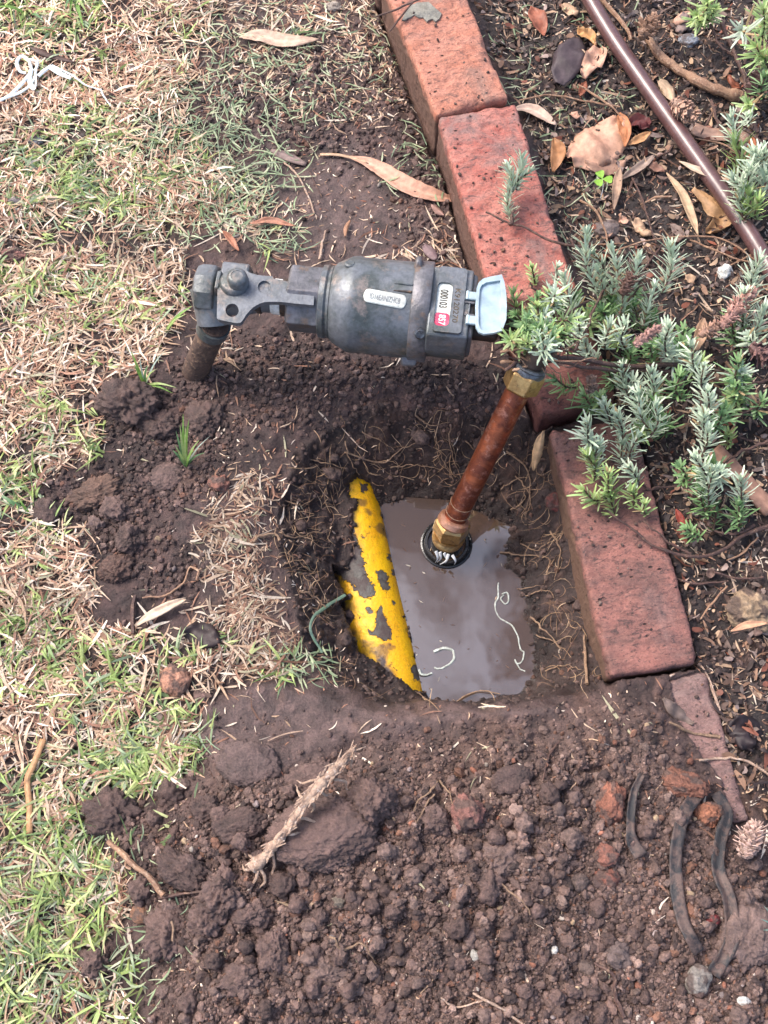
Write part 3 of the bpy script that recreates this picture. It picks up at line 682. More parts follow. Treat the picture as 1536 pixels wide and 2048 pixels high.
for (pa, pb) in ((583, 601), (631, 650)):
    x0_, y0_ = LX(934, pa, LZ); x1_, y1_ = LX(953, pb, LZ)
    MB().add(*g_prism([W(x0_, y0_, LZ - 2), W(x0_, y1_, LZ - 2), W(x1_, y1_, LZ - 2), W(x1_, y0_, LZ - 2)][::-1], [W(x0_, y0_, LZ + 1.2), W(x0_, y1_, LZ + 1.2), W(x1_, y1_, LZ + 1.2), W(x1_, y0_, LZ + 1.2)][::-1])).build('hinge_lug', M['lid'], lid, bevel=.0009)
    MB().add(*g_tube([W(x0_ + 1, y0_, LZ), W(x0_ + 1, y1_, LZ)], .0017, 12)).build('hinge_lug', M['lid'], lid)

# valve with lever, left of the meter
valve = thing('stop_valve', 'weathered grey stop valve with flat lever handle at the left end of the meter', 'valve', W(lx(520, 600), 0, -25))
xv = {p: lx(p, 600) for p in (388, 402, 420, 432, 446, 470, 500, 520, 545, 548, 565, 572, 578, 590, 640, 652)}
b = MB(); b.add(*lathe_x([(xv[388], 17), (xv[388] + 2, 21), (xv[402], 23), (xv[420], 23.2), (xv[432], 22.6), (xv[432] + .5, 19)], 9, rot=R(12))); b.build('end_nut', M['bronze'], valve, bevel=.002, segs=3, ang=30)
b = MB(); b.add(*lathe_x([(xv[432], 18), (xv[446], 20), (xv[470], 21), (xv[500], 19), (xv[520], 15.5), (xv[545], 15)], 40)); b.build('valve_body', M['bronze'], valve)
b = MB(); b.add(*lathe_x([(xv[500] + 3, 16.5), (xv[520] - 1, 17), (xv[520] + 2, 17), (xv[520] + 3, 14)], 10)); b.build('flange', M['bronze_dark'], valve, bevel=.0006)
b = MB(); b.add(*lathe_x([(xv[545] - .5, 15.2), (xv[548], 16), (xv[565] - 1, 16), (xv[565], 15)], 40)); b.build('sealing_tape', M['tape'], valve)
b = MB(); b.add(*lathe_x([(xv[565] - .5, 16.5), (xv[572], 17.2), (xv[578], 17.2), (xv[578] + 2, 16)], 40)); b.build('thread', M['bronze_dark'], valve)
hexr = 31.0
b = MB(); b.add(*lathe_x([(xv[578], hexr - 3.5), (xv[578] + 2.0, hexr), (xv[640] + 2.5, hexr), (xv[652] - 2, hexr - 3)], 6, rot=R(14))); b.build('union_nut', M['bronze_brown'], valve, smooth=False, bevel=.0012, segs=3)
# elbow down to the riser
pr_top = P(430, 648, .085); pr_bot = P(386, 752, -.012)
MB().add(*g_tube(crom([W(xv[420], 0, 0), W(xv[420] + 1, -9, -8), pr_top], 12), np.linspace(.020, .0158, 12), 28)).build('elbow', M['bronze'], valve, ang=60)
# lever
LZ2 = 27.0
def zl(x, y): return (340 + x / 4.042, 480 + y / 4.042)
lev = [(470, 225), (610, 240), (640, 262), (700, 282), (770, 290), (830, 292), (838, 312), (900, 322), (980, 345), (1172, 402), (1160, 527), (1000, 512), (900, 500), (800, 499), (760, 503), (720, 516), (680, 538), (650, 565), (615, 605), (590, 645), (570, 668), (540, 672), (470, 660), (392, 642), (378, 628), (380, 560), (384, 400), (400, 380), (415, 300)]
def cpx(cx, cy, r, n=22): return [zl(cx + r * math.cos(2 * math.pi * k / n), cy + r * math.sin(2 * math.pi * k / n)) for k in range(n)]
lever = MB().add(*g_plate(up_([zl(*p) for p in lev], LZ2), [up_(cpx(502, 568, 54), LZ2), up_(cpx(762, 380, 52), LZ2)], Zd, .0052)).build('lever', M['bronze'], valve, smooth=False)
MB().add(*g_prism(up_(cpx(762, 380, 51), LZ2 - 5.1), up_(cpx(762, 380, 51), LZ2 - 2.6))).build('recess', M['bronze'], lever)
c1_ = LX(*zl(520, 350), LZ2)
def vz(cx, cy, prof, n=32):
    return g_lathe(W(cx, cy, 0), W(cx, cy, 1), [(t / 1000, r / 1000) for t, r in prof], n)
MB().add(*vz(*c1_, [(10, 13), (LZ2 + 1, 13), (LZ2 + 3, 12.4), (LZ2 + 5, 11), (LZ2 + 5.4, 8)])).build('spindle_collar', M['bronze'], valve, bevel=.0008)
c2_ = LX(*zl(542, 300), LZ2 + 12)
MB().add(*vz(*c2_, [(LZ2 + 3, 9.2), (LZ2 + 10, 9.2), (LZ2 + 13, 8.6), (LZ2 + 14.6, 6.6), (LZ2 + 14.8, 5.2), (LZ2 + 14.3, 5), (LZ2 + 14.4, .5)])).build('spindle', M['bronze'], valve, ang=50)
sp_ = LX(*zl(385, 320), LZ2)
MB().add(*g_prism([W(sp_[0] - 3, sp_[1] - 9, 12), W(sp_[0] + 3, sp_[1] - 9, 12), W(sp_[0] + 3, sp_[1] + 11, 12), W(sp_[0] - 3, sp_[1] + 11, 12)], [W(sp_[0] - 2, sp_[1] - 8, LZ2 - 1), W(sp_[0] + 2, sp_[1] - 8, LZ2 - 1), W(sp_[0] + 2, sp_[1] + 10, LZ2 - 1), W(sp_[0] - 2, sp_[1] + 10, LZ2 - 1)])).build('stop_lug', M['bronze'], valve, bevel=.001)
MB().add(*g_prism([W(xv[446] - 2, -17, 6), W(xv[470] + 14, -17, 6), W(xv[470] + 14, 20, 6), W(xv[446] - 2, 20, 6)], [W(xv[446] - 2, -15, LZ2 - 5), W(xv[470] + 12, -15, LZ2 - 5), W(xv[470] + 12, 18, LZ2 - 5), W(xv[446] - 2, 18, LZ2 - 5)])).build('valve_top', M['bronze'], valve, bevel=.002)
# riser pipe going into the soil
rp = thing('riser_pipe', 'short muddy brown riser pipe going into the soil below the valve', 'pipe', pr_bot)
MB().add(*g_tube(crom([pr_top, (pr_top + pr_bot) / 2, pr_bot, pr_bot + (pr_bot - pr_top) * .25], 20), .0130, 28)).build('pipe', M['muddy_pipe'], rp, ang=60)
MB().add(*g_tube([pr_top + (pr_bot - pr_top) * .02, pr_top + (pr_bot - pr_top) * .12], .0152, 28)).build('pipe_collar', M['bronze'], rp)

# ------------------------------------------------------------------ right side: nut, elbow, copper pipe and fittings
cpipe = thing('copper_pipe', 'shiny copper pipe slanting down between two brass nuts into the water', 'pipe', P(890, 1095, WZ))
T = P(1041, 772, .098); B = P(908, 1040, -.024); dv = (B - T) / np.linalg.norm(B - T)
MB().add(*g_tube(np.array([T - dv * .01 + (B - T) * k * 1.06 for k in np.linspace(0, 1, 30)]), .0112, 40)).build('pipe', M['copper'], cpipe, ang=60)
MB().add(*g_lathe(B - dv * .004, B, [(0, .0120), (.002, .0150), (.007, .0158), (.010, .0135)], 40)).build('collar', M['copper_pale'], cpipe)
lown = P(897, 1072, -.048)
dn = (lown - B) / np.linalg.norm(lown - B)
MB().add(*g_lathe(B + dn * .002, lown, [(0, .0150), (.003, .0178), (.016, .0180), (.0175, .0165), (.018, .0160), (.022, .0160)], 6, rot=R(20))).build('lower_nut', M['brass'], cpipe, smooth=False, bevel=.0010, segs=3)
MB().add(*g_lathe(B + dn * .021, lown + dn * .01, [(0, .0160), (.002, .0166), (.003, .0152), (.005, .0163), (.006, .0150), (.008, .0160), (.012, .0150)], 32)).build('threaded_tail', M['brass'], cpipe, ang=20)
un = T - dv * .012
MB().add(*g_lathe(T + dv * .004, un - dv * .02, [(0, .0135), (.002, .0172), (.018, .0176), (.0205, .0165)], 6, rot=R(-4))).build('upper_nut', M['brass'], cpipe, smooth=False, bevel=.0010, segs=3)
MB().add(*g_lathe(T - dv * .0150, un - dv * .03, [(0, .0150), (.003, .0156), (.005, .0150), (.006, .0156), (.0075, .0140)], 40)).build('grey_ring', M['steel_ring'], cpipe)
# tape shreds at the bottom nut
for k in range(5):
    a = lown + dn * .004 + np.array((.004 * k - .012, -.0145 - .001 * k, .004)); e = a + np.array((rng.normal(0, .004), -.004 - .005 * rng.random(), -.012 - .006 * rng.random()))
    MB().add(*g_tube(crom([a, (a + e) / 2 + (0.002, -.002, .002), e], 8), np.linspace(.0016, .0005, 8), 6, .4)).build('tape_shred', M['tape'], cpipe)
for (t0, t1) in ((.86, .90), (.93, .90)):
    ring = [T + (B - T) * (t0 + .02 * math.sin(a)) + (frame(dv)[1] * math.cos(a) + frame(dv)[2] * math.sin(a)) * .0117 for a in np.linspace(0, math.pi * 1.5, 20)]
    MB().add(*g_tube(ring, .00035, 5)).build('clinging_root', M['rootfibre'], cpipe)
elb = thing('pipe_elbow', 'dark brown pipe elbow hidden under the lavender joining meter and copper pipe', 'pipe elbow', W(lx(1010, 650), -8, -22))
b = MB(); b.add(*lathe_x([(xb[948] - 3, 19), (xb[948] - 1, 22), (xb[1004] - 4, 22), (xb[1004] - 2, 19)], 6, rot=R(10))); b.build('union_nut', M['bronze_dark'], elb, smooth=False, bevel=.0012)
MB().add(*g_tube(crom([W(xb[1004] - 4, 0, 0), W(xb[1004] + 14, -2, 2), T - dv * .045, T - dv * .021], 16), np.linspace(.0125, .0105, 16), 26)).build('bend', M['bronze_dark'], elb, ang=60)
# black socket standing in the water
cc = P(893, 1088, WZ)
sk = thing('pipe_socket', 'round black rubber socket around the lower brass nut, standing in the water', 'socket', cc + (0, 0, -.015))
MB().add(*g_lathe(cc + (0, 0, -.02), cc + (0, 0, 1), [(0, .0225), (.012, .0228), (.0245, .0228), (.0262, .0218), (.0262, .0195), (.0245, .0188), (.012, .0186), (.0115, .001)], 48, False)).build('socket_wall', M['black'], sk, ang=40)
MB().add(*g_lathe(cc + (0, 0, -.006), lown, [(0, .0150), (.004, .0158), (.007, .0156)], 36)).build('rubber_seal', M['black'], sk)
MB().add(*g_tube(np.array([cc + (.0246 * math.cos(a), .0246 * math.sin(a), .0006) for a in np.linspace(0, 6.25, 50)]), .0016, 8)).build('lip', M['black'], sk)

# ------------------------------------------------------------------ telling repeats apart by what stands near them
LM = [('the largest clod', 655, 1668), ('the fibrous root', 580, 1620), ('the upright oval clod', 336, 1866), ('the round grey clod', 1235, 1912), ('the first dark strap', 1265, 1640), ('the long dark strap', 1360, 1750), ('the whitish crusty stone', 1395, 1960), ('the broad clod at the right edge', 1490, 1870),
      ('the wavy pale root', 710, 1900), ('the lumpy light brown clod', 1000, 1720), ('the square stone', 1159, 1764), ('the pinkish brick lump', 935, 1628), ('the round white pebble', 1108, 1900), ('the small forked root', 865, 1600), ('the orange brick fragment', 1218, 1612), ('the bottom edge root', 980, 2000), ('the mud smeared brick', 1400, 1480),
      ('the forked stick', 270, 1730), ('the mud ridge', 560, 1440), ('the yellow pipe', 750, 1180), ('the copper pipe', 960, 950), ('the water', 950, 1250), ('the fourth brick', 1160, 1200), ('the green tuft', 372, 930), ('the meter', 790, 730), ('the straw rim', 520, 1180), ('the black socket', 893, 1085), ('the far wall of the hole', 850, 860), ('the near lip of the hole', 950, 1400),
      ('the broad ribbed leaf', 1200, 280), ('the slate leaf', 1135, 120), ('the clover', 1205, 360), ('the irrigation pipe top', 1200, 50), ('the irrigation pipe hole', 1386, 283), ('the peeling branch', 1400, 160), ('the salmon brick', 990, 80), ('the red brick', 1110, 400), ('the white pebble', 1449, 546), ('the folded golden leaf', 1420, 420), ('the yellow brown rock', 1500, 1225), ('the charred flake', 1478, 1465), ('the tan wood strip', 1480, 950), ('the long narrow leaf', 1365, 400), ('the pale torn leaf', 1070, 230), ('the lavender tips', 1300, 540)]
USED = set()
def near_label(adj, noun, px, py):
    o_ = sorted(LM, key=lambda q: math.hypot(q[1] - px, q[2] - py))
    for nm_, x_, y_ in o_:
        d_ = math.hypot(x_ - px, y_ - py); h_ = 'right' if px > x_ else 'left'; v_ = 'below' if py > y_ else 'above'; dx_, dy_ = abs(px - x_), abs(py - y_)
        w_ = f'{h_} of' if dx_ > 2.4 * dy_ else v_ if dy_ > 2.4 * dx_ else f'{v_} and {h_} of'
        for a_ in adj:
            t_ = f"{a_} {noun} {'close ' if d_ < 70 else 'well ' if d_ > 170 else ''}{w_} {nm_}"
            if t_ not in USED: USED.add(t_); return t_
    return noun
# ------------------------------------------------------------------ soil crumbs and clods
def ico(sub):
    bm = bmesh.new(); bmesh.ops.create_icosphere(bm, subdivisions=sub, radius=1); bm.verts.ensure_lookup_table()
    v = np.array([x.co[:] for x in bm.verts]); f = np.array([[q.index for q in x.verts] for x in bm.faces]); bm.free(); return v, f
def lump(v, seed, a=.34, b=.22, c=.16, flat=.8):
    s1 = np.abs(vn3(v * 2.1 + seed * 7.7, seed)); r = 1 + a * vn3(v * 1.2 + seed * 3.1, seed + 1) + b * (1 - 2 * s1) + c * vn3(v * 5.3 + seed, seed + 2)
    sc = np.array((1 + .25 * math.sin(seed), 1 + .25 * math.cos(seed * 1.7), flat)); return v * r[:, None] * sc
def rotm(a):
    q = rng.normal(size=(a, 4)); q /= np.linalg.norm(q, axis=1)[:, None]; w_, x, y, z = q.T
    return np.stack([np.stack([1 - 2 * (y * y + z * z), 2 * (x * y - z * w_), 2 * (x * z + y * w_)], -1), np.stack([2 * (x * y + z * w_), 1 - 2 * (x * x + z * z), 2 * (y * z - x * w_)], -1),
                     np.stack([2 * (x * z - y * w_), 2 * (y * z + x * w_), 1 - 2 * (x * x + y * y)], -1)], 1)
def scatter_pts(n, dens, u0=-260, u1=1800, v0=-260, v1=2300):
    """random ground points kept with probability dens(u, v, x, y)"""
    out = []
    while sum(len(o) for o in out) < n:
        a = P(rng.uniform(u0, u1, n), rng.uniform(v0, v1, n), 0.0)
        x, y = rng.uniform(-.54, .54, n * 2), rng.uniform(-.16, 1.12, n * 2)
        pr = y * C + H * S; u = x / pr * F + 768; v = 1024 - (y * S - H * C) / pr * F
        k = (u > u0) & (u < u1) & (v > v0) & (v < v1); x, y, u, v = x[k], y[k], u[k], v[k]
        k = rng.random(len(x)) < dens(u, v, x, y); out.append(np.stack([x[k], y[k], u[k], v[k]], -1))
        if sum(map(len, out)) == 0: break
    return np.concatenate(out)[:n]
def ell(u, v, L_):
    r_ = 0
    for (cx, cy, rx, ry, k) in L_: r_ = np.maximum(r_, k * sst(1.35, .55, np.sqrt(((u - cx) / rx) ** 2 + ((v - cy) / ry) ** 2)))
    return r_
kl = lambda A: (lambda u, v, x, y: gsample(A, x, y))
BR = [B0, B1, B2, B3, B4]; BRZ = [.054, .052, .048, .022, .012]
def off_brick(x, y):
    m = np.ones(x.shape, bool)
    for q_, z in zip(BR, BRZ): m &= sdp(x, y, [tuple(P(a, b_, z)[:2]) for a, b_ in q_]) > .002
    return m
pipe_cov = near & (dy <= 0)
def crumbs(name, n, dens, smin, smax, pw, cols, sub, label, sink=.25, shade=True, nvar=8, zf=None):
    pt = scatter_pts(n, dens); x, y = pt[:, 0], pt[:, 1]; k = off_brick(x, y) & (gsample(pipe_cov, x, y) < .5); x, y = x[k], y[k]; n = len(x)
    s = smin + (smax - smin) * rng.random(n) ** pw; z = gz(x, y); z = z + s * (.6 - sink)
    bv, bf = ico(sub); VV = []; FF = []; CC = []; o_ = 0
    ci = rng.choice(len(cols), n, p=np.array([c[1] for c in cols]) / sum(c[1] for c in cols)); cc_ = np.array([c[0] for c in cols])[ci] * rng.uniform(.7, 1.3, (n, 1))
    gc = gsample(col, x, y); cc_ = cc_ * (.45 + .55 * gc / np.array((.10, .065, .054)))
    var = rng.integers(0, nvar, n); Rr = rotm(n)
    for q_ in range(nvar):
        sel = np.where(var == q_)[0]
        if not len(sel): continue
        b_ = lump(bv, q_ + 1); v = np.einsum('nij,kj->nki', Rr[sel], b_) * s[sel][:, None, None]; v[..., 2] *= .85
        v += np.stack([x, y, z], -1)[sel][:, None, :]
        VV.append(v.reshape(-1, 3)); FF.append((bf[None] + (np.arange(len(sel)) * len(bv))[:, None, None] + o_).reshape(-1, 3)); o_ += len(sel) * len(bv)
        CC.append(np.repeat(cc_[sel], len(bv), 0))
    me = mesh_arrays(name, np.concatenate(VV), np.concatenate(FF), np.concatenate(CC), shade)
    ob = link(name, me, M['soil']); ob['kind'] = 'stuff'; ob['label'] = label; return ob
soilc = [((.145, .092, .075), 5), ((.085, .053, .044), 4), ((.205, .138, .112), 2.0), ((.17, .085, .055), .5), ((.055, .035, .031), 1)]
bright = [((.42, .36, .30), 2), ((.26, .11, .07), 3), ((.33, .24, .15), 1.5), ((.20, .16, .15), 3)]
hd = lambda u, v, x, y: (gsample(k_heap, x, y) ** 1.2) * (1 - .8 * gsample(k_rd, x, y)) * (.35 + .65 * sst(1450, 1750, v))
crumbs('soil_crumbs', 5200, hd, .0012, .0046, 3.2, soilc, 2, 'loose brown soil crumbs of the spoil heap below the hole', .45, False)
crumbs('crumbly_soil', 46000, hd, .0005, .0019, 1.8, soilc, 1, 'fine loose crumbly soil over the spoil heap', .15, False)
crumbs('fine_soil', 17000, lambda u, v, x, y: np.clip(gsample(k_heap, x, y) * .5 + gsample(k_bed, x, y) * .8 + gsample(k_hole, x, y) * .8 + .06, 0, 1), .0007, .0030, 2.4, soilc, 1, 'fine crumbly soil on the garden bed and the walls of the hole', .25, False)
crumbs('lawn_soil', 9000, lambda u, v, x, y: ell(u, v, [(200, 1000, 130, 70, .9), (250, 1080, 90, 80, .8), (265, 820, 95, 75, 1.), (340, 940, 100, 80, .8), (150, 1050, 80, 40, .6), (330, 1130, 70, 70, .6), (410, 840, 90, 90, .8), (560, 760, 220, 90, .7), (850, 780, 160, 60, .6), (220, 1640, 80, 50, .9), (190, 1930, 50, 50, .7), (660, 200, 260, 120, .5), (860, 350, 80, 160, .5)]), .0006, .0034, 2.6, soilc, 1, 'loose crumbs of dug soil spilled over the lawn and under the meter', .3, False)
crumbs('small_stones', 700, lambda u, v, x, y: np.clip(gsample(k_heap, x, y) * .9 + gsample(k_bed, x, y) * .5 + .08, 0, 1) * (gsample(k_hole, x, y) < .2), .0009, .0030, 1.8, bright, 2, 'tiny pale and reddish grit scattered over the soil', .1)

def brick_top(x, y):
    z = np.full(x.shape, -9.)
    for q_, zz in zip(BR + [B5], BRZ + [.004]):
        z = np.where(sdp(x, y, [tuple(P(a, b_, zz)[:2]) for a, b_ in q_]) < -.003, zz, z)
    return z
xb_, yb2 = rng.uniform(-.05, .36, 9000), rng.uniform(-.02, 1.0, 9000); zb_ = brick_top(xb_, yb2); ub_, vb_ = PX(xb_, yb2, np.maximum(zb_, 0))
keep = (zb_ > -1) & (rng.random(9000) < np.clip(.16 + .5 * ell(ub_, vb_, [(1130, 880, 90, 60, 1.), (950, 200, 90, 40, .8), (1010, 600, 90, 40, .6), (1230, 1370, 200, 30, .5), (1190, 780, 90, 60, .9), (1450, 1550, 90, 200, .6), (1200, 1050, 40, 200, .3)]) + .25 * (fbm2(xb_, yb2, .03, 3, 77) > .25), 0, 1))
xb_, yb2, zb_ = xb_[keep], yb2[keep], zb_[keep]; nb_ = len(xb_); bv_, bf_ = ico(1); sb_ = .0005 + .0016 * rng.random(nb_) ** 2.5
vv_ = np.einsum('nij,kj->nki', rotm(nb_), lump(bv_, 3)) * sb_[:, None, None] + np.stack([xb_, yb2, zb_ + sb_ * .3], -1)[:, None, :]
ob_ = link('brick_dirt', mesh_arrays('brick_dirt', vv_.reshape(-1, 3), (bf_[None] + (np.arange(nb_) * len(bv_))[:, None, None]).reshape(-1, 3), np.repeat(np.array([c[0] for c in soilc])[rng.integers(0, 5, nb_)] * .9, len(bv_), 0), False), M['soil'])
ob_['kind'] = 'stuff'; ob_['label'] = 'grains of soil lying on top of the edging bricks'
def clod(px, py, wpx, hpx, label, colr=(.105, .068, .056), name='clod', cat='soil clod', group=None, rough=.16, flat=.6, sink=.3, mat='soil', sub=4, rot=None, kd=None):
    a0_ = wpx; sub = max(sub, 5 if wpx > 55 else 4 if wpx > 30 else 3)
    p = G(px, py); s = wpx / 2 / (F / (H * S + p[1] * C)); s2 = hpx / 2 / (F / (H * S + p[1] * C))
    v, f = ico(sub); sd_ = int(px * 7 + py) % 97 + 3; b_ = v.copy()
    kk = 1.0 + max(a0_ - 60, 0) / 90
    r_ = 1 + .20 * vn3(v * 1.1 + sd_) + rough * (.9 * vn3(v * 2.4 + sd_) + .6 * vn3(v * 5.1 * kk + sd_ * 2) + .55 * np.clip(vn3(v * 9.3 * kk + sd_ * 3), -.3, 1) + .42 * vn3(v * 17 * kk + sd_) + .25 * vn3(v * 31 * kk + sd_))
    v = v * r_[:, None] * np.array((s, s2, min(s, s2) * flat * 1.3))
    a = rng.uniform(-.5, .5) if rot is None else rot; ca, sa = math.cos(a), math.sin(a); v = np.stack([v[:, 0] * ca - v[:, 1] * sa, v[:, 0] * sa + v[:, 1] * ca, v[:, 2]], -1)
    z0 = float(gz(p[0], p[1])) + min(s, s2) * flat * (1 - 2 * sink)
    cl = np.array(colr) * (1 + .35 * vn3(b_ * 3 + sd_))[:, None]
    if name in ('brick_fragment', 'stone', 'rock') and a0_ > 20:
        k_ = (sst(-.05, .25, vn3(b_ * 2.2 + sd_ * 2) + .35 * vn3(b_ * 9 + sd_)) * .85)[:, None]; cl = cl * (1 - k_) + np.array((.10, .066, .055)) * k_
    me = mesh_arrays(name, v, f, cl); o_ = bpy.data.objects.new(name, me); scene.collection.objects.link(o_); me.materials.append(M[mat]); o_.location = (p[0], p[1], z0)
    return tag(o_, label, cat, group)
dk = (.088, .054, .046); md_ = (.130, .081, .069); lt_ = (.170, .112, .095)
CL = [(655, 1668, 205, 150, 'large rounded soil clod under the fibrous root, biggest on the spoil heap', md_, .36, 6), (742, 1602, 80, 85, 'knobbly clod perched on the upper right end of the largest clod', md_, .8, 4), (445, 1790, 88, 92, 'round clod below the lower end of the fibrous root', md_, .75, 4),
      (566, 1768, 48, 48, 'small round clod just right of the fibrous root tip', dk, .8, 4), (527, 1806, 62, 40, 'low dark clod with a green shoot at its lower left', dk, .7, 4), (222, 1632, 110, 90, 'dark crumbly clod lying in the grass above the forked stick', dk, .6, 4),
      (281, 1780, 46, 46, 'small ball shaped clod at the lower end of the forked stick', md_, .9, 4), (336, 1866, 84, 100, 'upright oval clod at the left edge of the spoil heap', md_, .7, 4), (187, 1925, 60, 60, 'lone clod lying in the grass at the lower left', md_, .7, 4),
      (367, 1741, 112, 62, 'wide dark clod between the forked stick and the fibrous root', dk, .6, 4), (258, 808, 112, 95, 'largest dark clod on the lawn below the riser pipe', dk, .7, 5), (316, 856, 76, 60, 'dark clod touching the right side of the largest lawn clod', dk, .6, 4),
      (406, 842, 76, 76, 'dark clod right of the green grass tuft', dk, .5, 4), (332, 951, 84, 60, 'flat smooth clod below the green grass tuft', md_, .35, 4), (232, 1020, 62, 50, 'small crumbly clod in the middle of the left lawn', md_, .6, 4), (190, 990, 112, 60, 'reddish brown crumbly clod on the left lawn', (.135, .078, .056), .5, 4),
      (94, 1022, 52, 50, 'leftmost small clod sitting in the dry grass', dk, .6, 4), (258, 1082, 62, 62, 'clod below the reddish brown clod on the left lawn', dk, .6, 4), (234, 1140, 70, 50, 'dark clod above the white straw on the left lawn', (.10, .055, .042), .6, 4), (192, 1050, 36, 34, 'tiny greyish clod between the reddish clods on the lawn', lt_, .7, 3),
      (1000, 1720, 95, 80, 'lumpy light brown clod in the middle of the spoil heap', lt_, .6, 4), (975, 1775, 55, 62, 'clod just below the lumpy light brown clod', md_, .7, 4), (1490, 1870, 110, 130, 'broad clod at the right edge of the spoil heap beside the straps', lt_, .45, 5), (1235, 1912, 52, 52, 'rounded grey clod with a pale root beside it', (.14, .10, .09), .8, 4),
      (870, 1640, 60, 56, 'small knobbly clod right of the largest clod', md_, .7, 4), (500, 1830, 60, 44, 'low clod between the two round clods of the heap', md_, .7, 3), (410, 1848, 60, 60, 'clod right of the upright oval clod', md_, .7, 3), (545, 1905, 60, 80, 'rough oval clod in the lower middle of the heap', md_, .7, 4), (480, 1960, 80, 56, 'rough wide clod near the bottom edge of the heap', md_, .6, 4),
      (650, 1945, 86, 62, 'elongated clod below the wavy root', lt_, .6, 4), (680, 1805, 28, 26, 'tiny greenish grey clod below the largest clod', (.16, .13, .10), .9, 3), (1170, 1760, 0, 0, '', md_, .5, 3), (415, 1620, 60, 50, 'dark clod beside the grass at the upper left of the heap', dk, .6, 4), (340, 1590, 50, 50, 'dark clod in the green grass left of the heap', dk, .7, 3),
      (600, 1560, 120, 60, 'smooth flattened clod on the mud ridge', md_, .3, 4), (500, 1530, 110, 90, 'broad smooth clod at the left end of the mud ridge', (.115, .076, .068), .3, 4), (480, 1650, 100, 60, 'dark rough clod left of the fibrous root', dk, .45, 4), (1020, 1560, 80, 60, 'dark clod right of the small forked root', dk, .4, 4), (1250, 1930, 0, 0, '', md_, .5, 3)]
for px_, py_, a_, b_, lb_, cc_, fl_, sb_ in CL:
    if a_: clod(px_, py_, a_, b_, lb_, cc_, flat=fl_ * .85, sub=sb_, sink=.42, rough=(.24 if fl_ > .46 else .15) if fl_ > .4 else .11, group='big soil clods')
# unnamed mid-size clods
mid = scatter_pts(150, lambda u, v, x, y: np.where((u > 280) & (u < 1536) & (v < 2040) & (u > 0), gsample(k_heap, x, y) * (1 - gsample(k_rd, x, y)) * sst(1500, 1800, v) + .25 * gsample(k_hole, x, y) * (gz(x, y) > -.05) + .05 * gsample(k_heap, x, y), 0) * (gz(x, y) > WZ + .01))
for x_, y_, u_, v_ in mid:
    s_ = random.uniform(18, 40); hp = v_ > 1420
    cc_ = np.array(random.choice([md_, md_, lt_, dk])) * random.uniform(.85, 1.15) * (1 if hp else .65)
    clod(u_, v_, s_, s_ * random.uniform(.7, 1.1), near_label(['larger crumbly' if s_ > 30 else 'small crumbly'], 'soil clod', u_, v_), tuple(cc_), sub=3, flat=.8, rough=.2, group='small clods of the spoil heap' if hp else 'small clods around the hole')
